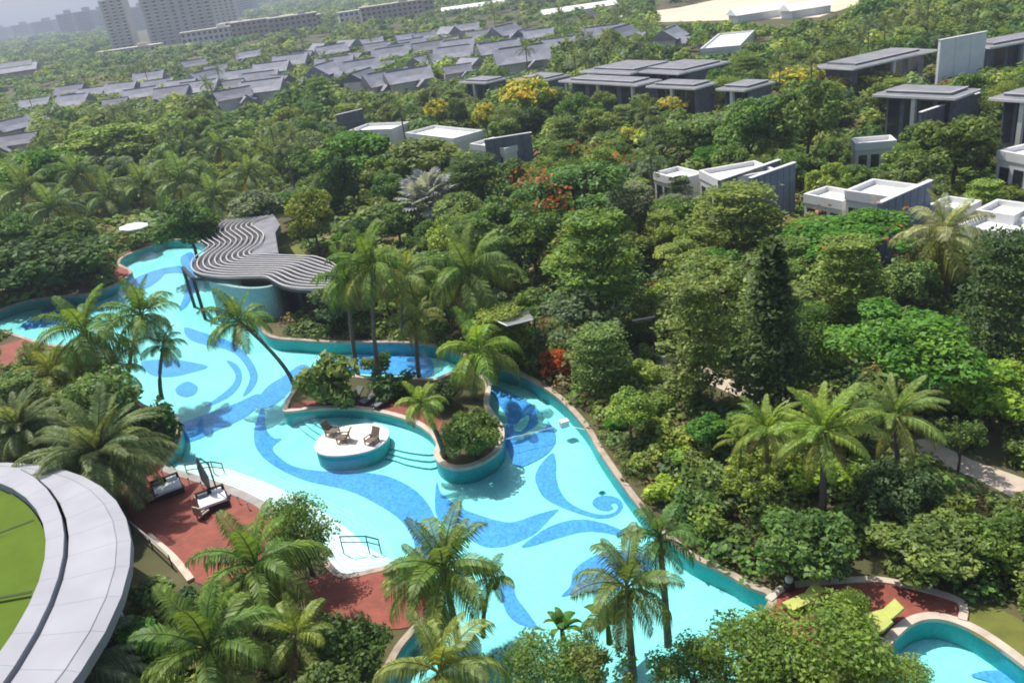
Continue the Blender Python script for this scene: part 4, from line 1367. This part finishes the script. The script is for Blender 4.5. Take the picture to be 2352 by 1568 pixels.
hero('bigleaf', 1950, 1400, 110, 110, (.20, .28, .045), 'slim fresh green tree rising between the two lounger spots', gap=.15)
hero('bigleaf', 1745, 1510, 310, 190, (.18, .27, .045), 'fresh green tree overhanging the narrow pool end', gap=.15)
hero('bigleaf', 1250, 1530, 250, 130, (.15, .24, .045), 'leafy tree spreading below the pool bay', gap=.1)
hero('bigleaf', 1590, 1545, 220, 150, (.17, .25, .05), 'leafy tree under the drooping coconut palm', gap=.1)
hero('airy', 1370, 1530, 190, 150, (.19, .24, .06), 'loose twiggy tree between the banana plants and the drooping palm', gap=.15)
hero('bigleaf', 2060, 1560, 180, 90, (.19, .28, .05), 'low fresh green tree next to the curved stone kerb', gap=.1)
hero('round', 1850, 1250, 230, 160, 'mid', 'large leafy bush below the majestic palms', gap=.02)
hero('round', 2130, 1258, 240, 130, 'olive', 'olive bush above the stone kerb of the red deck', gap=.02)
hero('round', 2310, 1250, 200, 150, 'mid', 'mid green bush beside the lawn', gap=.02)
hero('dense', 110, 600, 290, 130, 'dark', 'wide dark green thicket along the pool channel', gap=.02)
hero('round', 150, 545, 150, 90, 'mid', 'green tree rising from the dark thicket')
hero('round', 20, 640, 120, 80, 'dark', 'dark bush where the channel bends away', gap=.02)
hero('round', 2290, 900, 200, 130, 'lime', 'lime green tree beside the sandy path')
hero('airy', 2210, 1000, 130, 120, 'mid', 'loose tree on forked trunks by the sandy path', gap=.4)
hero('round', 430, 520, 160, 120, 'dark', 'dark tree between the parasol and the pergola')
hero('round', 590, 480, 150, 90, 'grey', 'grey green tree behind the pergola tubes')
hero('round', 90, 400, 200, 110, 'vivid', 'vivid green tree above the dark thicket')
hero('round', 250, 330, 230, 90, 'yellowgreen', 'wide yellow green tree before the grey village')

# silver fan palm
def fan_leaf(r=1.0, n=18):
    mb = MB()
    for k in range(n):
        a = math.radians(-130 + 260 * k / (n - 1))
        d = math.radians(8)
        mb.add([(0, 0, 0), (r * .7 * math.cos(a - d), r * .7 * math.sin(a - d), .04), (r * math.cos(a), r * math.sin(a), -.12), (r * .7 * math.cos(a + d), r * .7 * math.sin(a + d), .04)], [(0, 1, 2, 3)])
    mb.tube([(-1.2, 0, -.25), (0, 0, 0)], [.03, .02], 4)
    return mb.mesh('leaf', M['frond'])
FAN = fan_leaf()
p, wd, h, zc, D = size_from(985, 455, 180, 110, .35)
HERO.append((p.x, p.y, wd / 2, 985, 455, 90, 55, D))
t = thing('fan_palm', 'silver grey fan palm among the green trees', 'palm', (p.x, p.y, 0))
MB().tube([(0, 0, 0), (.1, 0, zc * .6), (0, 0, zc * .9)], [.32, .25, .3], 8).build('trunk', M['palmbark'], t)
for k in range(30):
    a, e = k * 2.4, math.radians(75 - 105 * k / 30)
    R_ = wd / 2 * .62
    q = Vector((math.cos(a) * math.cos(e), math.sin(a) * math.cos(e), math.sin(e)))
    link('leaf', FAN, t, q * (R_ * .95) + Vector((0, 0, zc * .88)), (random.uniform(-.3, .3), -e, a), (R_ * .62,) * 3, (.30, .32, .33))

# ------------------------------------------------------------------ palms
def frond_mesh(e0, droop, n=24, ll=.27, lw=.020, hang=.55, seed=0):
    rng = random.Random(seed)
    mb = MB()
    pts = [Vector((0, 0, 0))]
    ang = math.radians(e0)
    K = 12
    for k in range(K):
        pts.append(pts[-1] + Vector((math.cos(ang), 0, math.sin(ang))) / K)
        ang -= math.radians(droop) / K * (0.5 + 1.1 * k / K)
    mb.tube(pts, [.016 * (1 - .85 * k / K) + .002 for k in range(K + 1)], 3, cap=False)
    for k in range(n):
        t = .13 + .87 * (k + .5) / n
        i = min(int(t * K), K - 1)
        f = t * K - i
        q = pts[i].lerp(pts[i + 1], f)
        tg = (pts[i + 1] - pts[i]).normalized()
        up = Vector((-tg.z, 0, tg.x))
        L_ = ll * (math.sin(math.pi * min(1, .18 + t * .80)) ** .6) * rng.uniform(.85, 1.12)
        for s in (-1, 1):
            h_ = hang * rng.uniform(.7, 1.3)
            d = (tg * .55 + Vector((0, s, 0)) * .8 + up * (.18 - h_ * .25)).normalized()
            mid = q + d * L_ * .5
            tip = q + d * L_ * .9 + Vector((0, 0, -h_)) * L_ * .55
            wv = tg * lw
            mb.add([q - wv * .6, mid - wv, tip, mid + wv, q + wv * .6], [(0, 1, 3, 4), (1, 2, 3)])
    return mb.mesh('frond', M['frond'])
C_ = dict(n=36, ll=.27, lw=.0115)
FR = [[frond_mesh(78, 60, hang=.7, seed=1, **C_), frond_mesh(82, 45, hang=.6, seed=2, **C_)],
      [frond_mesh(58, 95, hang=.9, seed=3, **C_), frond_mesh(50, 110, hang=1.0, seed=4, **C_)],
      [frond_mesh(32, 105, hang=1.2, seed=5, **C_), frond_mesh(25, 120, hang=1.3, seed=6, **C_)],
      [frond_mesh(0, 95, hang=1.4, seed=7, **C_), frond_mesh(-10, 90, hang=1.5, seed=8, **C_)],
      [frond_mesh(-48, 40, hang=1.0, seed=9, **C_)]]
D_ = dict(n=40, ll=.19, lw=.010)
FD = [[frond_mesh(74, 55, hang=.4, seed=11, **D_)], [frond_mesh(50, 80, hang=.6, seed=12, **D_)], [frond_mesh(26, 85, hang=.8, seed=13, **D_)], [frond_mesh(-2, 75, hang=.9, seed=14, **D_)], [frond_mesh(-32, 50, hang=.9, seed=15, **D_)]]
def palm(cx, cy, bx, by, wpx, label, fronds=20, tone=(.115, .155, .028), kind='coconut', group=None, r=.14, old=.5, nm=None):
    b = G(bx, by, 0)
    top = atY(cx, cy, b.y)
    if top.z < 1.6:
        top.z = 1.6
    D = P(top)[2]
    R_ = wpx / 2 * D / FPX * 1.12
    t = thing(nm or ('date_palm' if kind == 'date' else 'coconut_palm'), label, 'palm', (b.x, b.y, 0), 0, group)
    v = top - Vector((b.x, b.y, 0))
    pts = [Vector((v.x * f ** 1.5, v.y * f ** 1.5, v.z * f)) for f in [k / 8 for k in range(9)]]
    pts[0].z = -.05
    rr = [r * (1.35 - .55 * k / 8) for k in range(9)]
    rr[-1] = r * 1.1
    MB().tube(pts, rr, 8).build('trunk', M['palmbark'], t, smooth=True)
    FS = FD if kind == 'date' else FR
    for k in range(fronds):
        f = (k + .5) / fronds
        ty = min(int(f ** .9 * 5), 4)
        a = k * 2.399 + random.uniform(-.2, .2)
        sc_ = R_ * random.uniform(.88, 1.1) * (.92 if ty == 0 else 1.0 if ty < 4 else .8)
        c = jit((tone[0] * 1.35, tone[1] * 1.55, tone[2] * 1.6), k=.15)
        if ty == 4:
            c = (.20, .15, .06) if random.random() < old else (.19, .19, .04)
        elif ty == 3 and random.random() < .35:
            c = (.24, .27, .06)
        link('frond', random.choice(FS[ty]), t, v, (random.uniform(-.25, .25), random.uniform(-.12, .12), a), (sc_, sc_, sc_), c)
    if kind == 'coconut':
        for k in range(4):
            a = k * 1.6 + .3
            MB().ball((v.x + .22 * math.cos(a), v.y + .22 * math.sin(a), v.z - .28), (.13, .13, .16), 5).build('coconut', M['lime'], t, smooth=True)
    HERO.append((top.x, top.y, R_ * .7, cx, cy, wpx * .42, wpx * .3, D))
    return t
palm(548, 738, 674, 880, 175, 'coconut palm leaning far out over the pool from the island', 18)
palm(195, 765, 222, 935, 240, 'tall coconut palm with the fullest crown in the poolside clump', 22)
palm(325, 725, 300, 915, 190, 'coconut palm in the poolside clump with a spread crown', 20)
palm(375, 795, 372, 915, 125, 'short coconut palm on a thin trunk at the edge of the clump', 16)
palm(120, 865, 135, 965, 190, 'low coconut palm with yellowing fronds beside the red terrace', 20, (.17, .17, .035))
palm(265, 850, 262, 950, 150, 'low bushy palm beneath the poolside clump', 18, (.14, .15, .03))
palm(797, 645, 822, 860, 170, 'tall island palm with hanging old fronds close to the pergola', 20)
palm(852, 612, 872, 872, 200, 'tallest island palm with an upright green crown', 22)
palm(957, 735, 963, 868, 140, 'island palm with a plain dark trunk before the far bank', 16, (.15, .15, .04))
palm(930, 640, 925, 780, 190, 'pale green palm on the far bank behind the island', 20, (.16, .18, .045))
palm(1078, 630, 1072, 790, 270, 'big coconut palm with a wide arching crown on the far bank', 24, (.12, .15, .035))
palm(1098, 808, 1092, 918, 220, 'bright green coconut palm on the island beside the clipped mound', 20, (.17, .22, .03))
palm(968, 925, 1022, 1050, 140, 'small coconut palm leaning over the island deck', 15, (.19, .22, .04))
palm(590, 1300, 600, 1440, 330, 'large coconut palm rising before the beach steps', 22, (.10, .15, .03))
palm(480, 1490, 500, 1640, 360, 'coconut palm with long arching fronds below the red deck', 24, (.10, .14, .025))
palm(1020, 1310, 1052, 1470, 310, 'coconut palm leaning over the pool beside the lower red deck', 24, (.13, .165, .035))
palm(985, 1330, 1000, 1440, 230, 'second coconut palm close behind the lower red deck', 18, (.14, .17, .035))
palm(1440, 1350, 1455, 1560, 280, 'coconut palm with drooping fronds over the narrow pool end', 22, (.12, .14, .035))
palm(1515, 1235, 1535, 1480, 200, 'coconut palm with upright dark fronds above the drooping one', 18, (.08, .125, .03))
palm(1010, 1545, 1010, 1690, 330, 'yellow ribbed palm under the pool bay', 20, (.19, .2, .05))
palm(680, 1460, 680, 1600, 220, 'feathery palm beside the dark rounded bush', 18, (.17, .19, .04))
palm(1130, 1330, 1110, 1460, 130, 'thin young palm at the pool edge by the lower red deck', 12, (.15, .17, .035), r=.09)
palm(230, 1050, 245, 1170, 320, 'date palm with dense feathery crown over the white ring roof', 86, (.135, .15, .055), 'date', r=.25)
palm(45, 990, 45, 1100, 220, 'date palm on the far side of the white ring roof', 76, (.135, .15, .06), 'date', r=.22)
palm(180, 1560, 180, 1660, 300, 'date palm with grey feathery fronds against the ring roof', 76, (.15, .165, .08), 'date', r=.22)
for (x, y, w_, dy, lb) in [(60, 440, 180, 120, 'coconut palm above the dark thicket beside the vivid tree'), (120, 480, 150, 110, 'coconut palm leaning out of the dark thicket'), (330, 430, 160, 60, 'coconut palm behind the open parasol'),
                           (415, 415, 160, 110, 'coconut palm between the parasol and the vivid tree'), (505, 335, 100, 90, 'slim coconut palm rising over the yellow green trees'), (490, 455, 150, 90, 'coconut palm behind the pergola tubes'), (250, 455, 150, 50, 'coconut palm standing over the open parasol'),
                           (570, 400, 130, 90, 'coconut palm between the pergola and the vivid tree'), (180, 400, 130, 90, 'coconut palm beside the wide yellow green tree')]:
    palm(x, y, x + 10, y + dy, w_, lb, 18, (.13, .16, .05))
palm(2165, 545, 2172, 700, 230, 'pale straw coloured palm in front of the roof courts', 22, (.27, .25, .12), old=1)
palm(1890, 990, 1890, 1180, 260, 'majestic palm with bright arching fronds above the leafy bush', 26, (.17, .21, .03), 'date', nm='majestic_palm', r=.16)
palm(1762, 985, 1760, 1140, 190, 'majestic palm on a dark slim trunk near the pool bank', 26, (.16, .19, .03), 'date', nm='majestic_palm', r=.12)
palm(2055, 955, 2060, 1120, 230, 'majestic palm by the bend of the sandy path', 26, (.15, .18, .04), 'date', nm='majestic_palm', r=.13)
palm(1700, 1010, 1700, 1110, 120, 'small majestic palm in front of the taller three', 14, (.16, .19, .03), 'date', nm='majestic_palm', r=.1)

# banana plant with paddle leaves
bl = MB()
K = 8
prev = None
for k in range(K + 1):
    f = k / K
    x, z = f * .8, f * .75 - .55 * f ** 3
    wv = .17 * math.sin(math.pi * min(.97, f * .92 + .06)) ** .6
    cur = [(x, -wv, z - .03), (x, 0, z), (x, wv, z - .03)]
    if prev:
        bl.add(prev + cur, [(0, 1, 4, 3), (1, 2, 5, 4)])
    prev = cur
BAN = bl.mesh('leaf', M['frond'])
for px, py, wpx, lb in [(1395, 1425, 130, 'banana plant with broad paddle leaves at the pool edge'), (1290, 1440, 100, 'smaller banana plant under the pool bay')]:
    p, wd, h, zc, D = size_from(px, py, wpx, wpx, 0)
    t = thing('banana_plant', lb, 'plant', (p.x, p.y, 0))
    MB().tube([(0, 0, 0), (0, 0, zc)], [.16, .08], 8).build('stem', M['lime'], t)
    for k in range(9):
        link('leaf', BAN, t, (0, 0, zc * .9), (random.uniform(-.3, .3), random.uniform(-.7, .2), k * 2.4), (wd * .62,) * 3, jit((.09, .17, .03)))

# ------------------------------------------------------------------ filling trees, shrubs and woods
hull_r = [(0, 1045), (60, 1045), (230, 1115), (292, 1185), (308, 1250), (300, 1330), (250, 1445), (150, 1568), (0, 1600)]
CLEAR = [POOL, POOL2, DECKS[0], DECKS[1], DECKS[2], hull_r, [(400, 560), (440, 545), (470, 495), (650, 490), (660, 580), (780, 600), (770, 670), (640, 720), (640, 790), (460, 740), (420, 650)],
         [(240, 480), (340, 480), (400, 540), (300, 600)], [(1490, 830), (1560, 815), (1850, 905), (1840, 950), (1760, 950)], [(2100, 1030), (2130, 1005), (2352, 1105), (2352, 1150)], [(1470, 740), (1510, 740), (1510, 800), (1470, 770)],
         [(2210, 1400), (2352, 1470), (2352, 1530), (2230, 1450)], [(1500, 10), (1800, -5), (1990, -5), (1900, 40), (1520, 45)], [(250, 0), (560, -20), (560, 80), (260, 118)]]
BASE_NO = [POOL, POOL2, hull_r] + DECKS + [[(400, 560), (440, 545), (470, 495), (650, 490), (680, 590), (780, 620), (770, 690), (640, 740), (640, 790), (460, 740)]]
BASE_NO += [[(1490, 832), (1560, 818), (1650, 858), (1740, 898), (1850, 908), (1840, 946), (1760, 948), (1680, 905), (1580, 862)], [(2070, 1030), (2130, 1008), (2230, 1055), (2400, 1120), (2400, 1175), (2250, 1103), (2150, 1062)],
            [(2215, 1440), (2230, 1395), (2300, 1400), (2420, 1480), (2420, 1560), (2352, 1522)], [(1400, 40), (1560, 18), (1680, -8), (2080, -30), (2010, -2), (1880, 40), (1700, 46), (1500, 52)]]
VC = []
for iF, F in enumerate(FOOT):
    d = sum((q.y for q in F)) / 4
    z1 = 5.0 if d < 250 else 7.5
    z0 = ZCL.get(iF, 2.6 if d < 250 else 5.0)
    z1 = max(z1, z0 + 1.5)
    if d > 600:
        continue
    f0 = [P((q.x, q.y, z0))[:2] for q in F[:2]]
    r0 = [P((q.x, q.y, z1))[:2] for q in F]
    VC.append(([f0[0], f0[1], r0[1], r0[2], r0[3], r0[0]], d))
CB = [(min(q[0] for q in c), max(q[0] for q in c), min(q[1] for q in c), max(q[1] for q in c)) for c in CLEAR]
VB = [(min(q[0] for q in c), max(q[0] for q in c), min(q[1] for q in c), max(q[1] for q in c)) for c, d in VC]
FB = [(min(q.x for q in c), max(q.x for q in c), min(q.y for q in c), max(q.y for q in c)) for c in FOOT]
def on_foot(x, y, mgn=1.0):
    for F, b in zip(FOOT, FB):
        if b[0] - mgn < x < b[1] + mgn and b[2] - mgn < y < b[3] + mgn:
            return True
    return False
def base_ok(x, y, m=1.0):
    for dx, dy in ((0, 0), (m, 0), (-m, 0), (0, m), (0, -m)):
        u = P((x + dx, y + dy, 0))
        if u[1] > 480 or dx == 0 and dy == 0:
            for B in BASE_NO:
                if inside(u[0], u[1], B):
                    return False
    return True
def view_ok(x, y, r, z0, z1, d, lax=0.0):
    pts = [P((x, y, z1)), P((x - r * .8, y, (z0 + z1) / 2)), P((x + r * .8, y, (z0 + z1) / 2)), P((x, y, (z0 + z1) / 2))]
    for u in pts:
        for C_, b in zip(CLEAR, CB):
            if b[0] < u[0] < b[1] and b[2] < u[1] < b[3] and inside(u[0], u[1], C_):
                return False
        for (C_, dd), b in zip(VC, VB):
            if dd > d and b[0] < u[0] < b[1] and b[2] < u[1] < b[3] and inside(u[0], u[1], C_):
                if not (dd > 250 and random.random() < lax):
                    return False
    c = pts[3]
    for h_ in HERO:
        if h_[7] > c[2] and abs(c[0] - h_[3]) < h_[5] * .85 and abs(c[1] - h_[4]) < h_[6] * .85:
            return False
        if (x - h_[0]) ** 2 + (y - h_[1]) ** 2 < (h_[2] * .75 + r * .35) ** 2:
            return False
    return True

def zone(x, y):
    if y > 175:
        return 'in the wood before the grey roofed village' if x < 40 else 'on the wooded slope beyond the villas'
    if x < -32 and y > 60:
        return 'in the grove behind the pool channel'
    if y > 95:
        return 'in the grove around the flat roofed villas'
    if x < 2 and y > 60:
        return 'in the garden behind the pergola and far bank'
    if x >= 2 and y > 34:
        return 'on the planted bank between the pool and the roof courts'
    return 'beside the red decks and round pavilion'

placed = []
cell = {}
def near(x, y, r):
    k = 6.0
    i, j = int(x // k), int(y // k)
    for a in (-1, 0, 1):
        for b in (-1, 0, 1):
            for (u, v, q) in cell.get((i + a, j + b), ()):
                if (u - x) ** 2 + (v - y) ** 2 < ((q + r) * .62) ** 2:
                    return True
    return False
def remember(x, y, r):
    cell.setdefault((int(x // 6), int(y // 6)), []).append((x, y, r))

rnd = random.Random(21)
kinds = ['round'] * 5 + ['dense'] * 2 + ['umbrella'] * 2 + ['tiered'] * 2 + ['airy'] * 2 + ['bigleaf']
def pick_hue(y, x):
    if y > 110:
        return rnd.choice(['olive'] * 5 + ['yellowgreen'] * 3 + ['mid'] * 3 + ['dark'] + ['grey'])
    if x < -20:
        return rnd.choice(['olive'] * 3 + ['mid'] * 4 + ['dark'] * 3 + ['vivid', 'yellowgreen', 'grey'])
    if x > 2 and y < 75:
        return rnd.choice(['olive'] * 4 + ['mid'] * 3 + ['dark'] + ['yellowgreen'] * 4 + ['vivid', 'lime'])
    return rnd.choice(['olive'] * 4 + ['mid'] * 4 + ['dark'] * 2 + ['yellowgreen'] * 2 + ['vivid', 'grey'])
cand = []
for _ in range(9000):
    y = 20 + (rnd.random() ** .62) * 330
    x = rnd.uniform(-.80, .74) * (y + 12)
    u = P((x, y, 3))
    if not (-120 < u[0] < 2470 and -40 < u[1] < 1680):
        continue
    small = y < 45
    r = rnd.uniform(1.3, 2.2) if small else rnd.uniform(1.7, 3.3) * (1 if y < 140 else 1.15)
    vill = 250 < y < 480 and x < 60
    h = r * rnd.uniform(1.3, 1.9)
    gap = rnd.uniform(.1, .45)
    if vill:
        h = min(h, 4.2); gap = .15
    zc = h * (.5 + gap)
    if near(x, y, r) or on_foot(x, y) or not base_ok(x, y) or not view_ok(x, y, r, zc - h / 2, zc + h / 2, y, .6):
        continue
    remember(x, y, r)
    cand.append((r / u[2], x, y, r, h, zc))
cand.sort(reverse=True)
NEAR_TREES, FAR_TREES = cand[:270], cand[270:]
for (_, x, y, r, h, zc) in NEAR_TREES:
    k, hu = rnd.choice(kinds), pick_hue(y, x)
    lb = '%s %s %s' % (HUE[hu], KIND[k], zone(x, y))
    put_tree(k, Vector((x, y, 0)), 2 * r, h, zc, hu, lb, lb)
# shrubs
sh = []
for _ in range(5200):
    y = 20 + (rnd.random() ** .7) * 95
    x = rnd.uniform(-.80, .74) * (y + 12)
    u = P((x, y, 1))
    if not (-80 < u[0] < 2430 and 0 < u[1] < 1640):
        continue
    r = rnd.uniform(.7, 1.5)
    h = r * rnd.uniform(1.1, 1.7)
    if near(x, y, r * .7) or on_foot(x, y, .3) or not base_ok(x, y, r + .35) or not view_ok(x, y, r, 0, h, y):
        continue
    remember(x, y, r * .8)
    sh.append((r / u[2], x, y, r, h))
sh.sort(reverse=True)
for (_, x, y, r, h) in sh[:280]:
    hu = pick_hue(y, x)
    lb = '%s leafy shrub %s' % (HUE[hu], zone(x, y))
    put_tree('shrub', Vector((x, y, 0)), 2 * r, h, h / 2 * .95, hu, lb, lb)
# small palms of the village and the villas
FARP = []
for s_ in range(2):
    mb = MB()
    for k in range(15):
        ty = min(int((k + .5) / 15 * 4), 3)
        fm = FRL = frond_mesh((75, 50, 20, -10)[ty], (50, 90, 90, 70)[ty], 9, .26, .035, .7, 40 + k + s_ * 20)
        a = k * 2.4
        ca, sa_ = math.cos(a), math.sin(a)
        vs = [(v.co.x * ca - v.co.y * sa_, v.co.x * sa_ + v.co.y * ca, v.co.z) for v in fm.vertices]
        mb.add(vs, [tuple(q.vertices) for q in fm.polygons])
        bpy.data.meshes.remove(fm)
    FARP.append(mb.mesh('crown', M['frond']))
PTR = MB().tube([(0, 0, 0), (.02, 0, .5), (0, .01, 1)], [.18, .13, .12], 6).mesh('trunk', M['palmbark'])
np_ = 0
for _ in range(1500):
    if np_ >= 80:
        break
    y = rnd.uniform(90, 420)
    x = rnd.uniform(-.7, .6) * y
    if x > 40 and y > 200 and rnd.random() < .7:
        continue
    u = P((x, y, 6))
    if not (0 < u[0] < 2352 and 20 < u[1] < 700):
        continue
    h = rnd.uniform(6, 9.5)
    if on_foot(x, y, .2) or not base_ok(x, y) or not view_ok(x, y, 1.5, h - 1, h + 1, y, .6):
        continue
    lb = 'small coconut palm %s' % zone(x, y)
    t = thing('coconut_palm', lb, 'palm', (x, y, 0), rnd.uniform(0, 6.28), lb)
    R_ = rnd.uniform(2.2, 3.0)
    link('trunk', PTR, t, None, None, (1, 1, h))
    link('crown', rnd.choice(FARP), t, (0, 0, h), (rnd.uniform(-.15, .15), 0, 0), (R_,) * 3, jit((.16, .21, .08)))
    np_ += 1

# woods too far to pick apart, and the green undergrowth between the trees
def clump(n, leaf, seed):
    rng = np.random.default_rng(seed)
    d = unit(rng.normal(size=(n, 3)))
    d[:, 2] = np.abs(d[:, 2]) * 1.1 - .25
    c = d * rng.uniform(.6, 1.05, (n, 1)) * (1 + .25 * np.sin(d[:, :1] * 5 + seed) * np.cos(d[:, 1:2] * 6))
    return quads(c, unit(d + np.array([0, 0, .35]) + rng.normal(size=(n, 3)) * .35), leaf * rng.uniform(.7, 1.3, n), .7, rng)
CL_HI = [clump(150, .20, s) for s in range(5)]
CL_LO = [clump(60, .30, s + 9) for s in range(5)]
CL_UN = [clump(34, .30, s + 20) for s in range(5)]
CL_UNN = [clump(110, .15, s + 40) for s in range(5)]
VV, TT = [], []
def mass(tpl, x, y, r, h, zc, col):
    a = rnd.uniform(0, 6.28)
    ca, sa_ = math.cos(a), math.sin(a)
    X = tpl[:, 0] * ca - tpl[:, 1] * sa_
    Y = tpl[:, 0] * sa_ + tpl[:, 1] * ca
    VV.append(np.c_[X * r + x, Y * r + y, np.maximum(tpl[:, 2] * h / 2 + zc, .05)])
    TT.append(np.tile(col, (len(tpl) // 4, 1)))
for (_, x, y, r, h, zc) in FAR_TREES:
    mass(rnd.choice(CL_HI), x, y, r, h, zc, jit(PAL[pick_hue(y, x)], rnd))
nfar = 0
for _ in range(9000):
    y = 330 + rnd.random() ** .8 * 1500
    x = rnd.uniform(-.75, .62) * y
    u = P((x, y, 3))
    if not (-60 < u[0] < 2400 and -60 < u[1] < 400):
        continue
    r = rnd.uniform(2.6, 4.5) * (1 + max(0, y - 500) / 700)
    h = r * rnd.uniform(1.2, 1.7)
    if y < 480:
        h = min(h, 5)
    if on_foot(x, y, 2) or not base_ok(x, y, .1) or not view_ok(x, y, r, 0, h, y, .35):
        continue
    mass(rnd.choice(CL_LO), x, y, r, h, h * .5, jit(PAL[rnd.choice(['olive', 'mid', 'mid', 'dark', 'yellowgreen'])], rnd))
    nfar += 1
o = link('woodland', np_mesh('woodland', np.concatenate(VV), M['wood_mass'], np.concatenate(TT)))
tag(o, 'massed green trees of the far woods', 'woods', None, 'stuff')
VV, TT = [], []
for _ in range(26000):
    y = 18 + (rnd.random() ** .62) * 200
    x = rnd.uniform(-.80, .74) * (y + 12)
    u = P((x, y, .4))
    if not (-80 < u[0] < 2430 and 0 < u[1] < 1640):
        continue
    r = rnd.uniform(.5, 1.1) * (1 + y / 120)
    if on_foot(x, y, .3) or not base_ok(x, y, r * .6 + .45):
        continue
    if y < 110 and not view_ok(x, y, .3, 0, r * .7, y) and rnd.random() < .45:
        continue
    mass(rnd.choice(CL_UNN if y < 75 else CL_UN), x, y, r, r * 1.3, r * .3, jit(PAL[rnd.choice(['olive', 'mid', 'dark', 'mid', 'olive', 'brownish'])], rnd))
o = link('undergrowth', np_mesh('undergrowth', np.concatenate(VV), M['wood_mass'], np.concatenate(TT)))
tag(o, 'low green undergrowth between the trees', 'undergrowth', None, 'stuff')
print('trees', len(NEAR_TREES), len(FAR_TREES), 'shrubs', len(sh), 'far', nfar, 'palms', np_, 'under', len(VV), 'objects', len(bpy.data.objects))

# ------------------------------------------------------------------ haze
HZ = MB().box((0, 2450, 66), (2 * BIG + 400, 2 * 2850, 138))
hzm = bpy.data.materials.new('haze_air')
hzm.use_nodes = True
hn = hzm.node_tree.nodes
hn.remove(hn['Principled BSDF'])
pv_ = hn.new('ShaderNodeVolumePrincipled')
pv_.inputs['Color'].default_value = (.60, .67, .80, 1)
pv_.inputs['Density'].default_value = 0.00040
pv_.inputs['Anisotropy'].default_value = 0.2
hzm.node_tree.links.new(pv_.outputs[0], hn['Material Output'].inputs['Volume'])
tag(HZ.build('haze', hzm), 'pale bluish haze over the far skyline', 'haze', None, 'stuff')
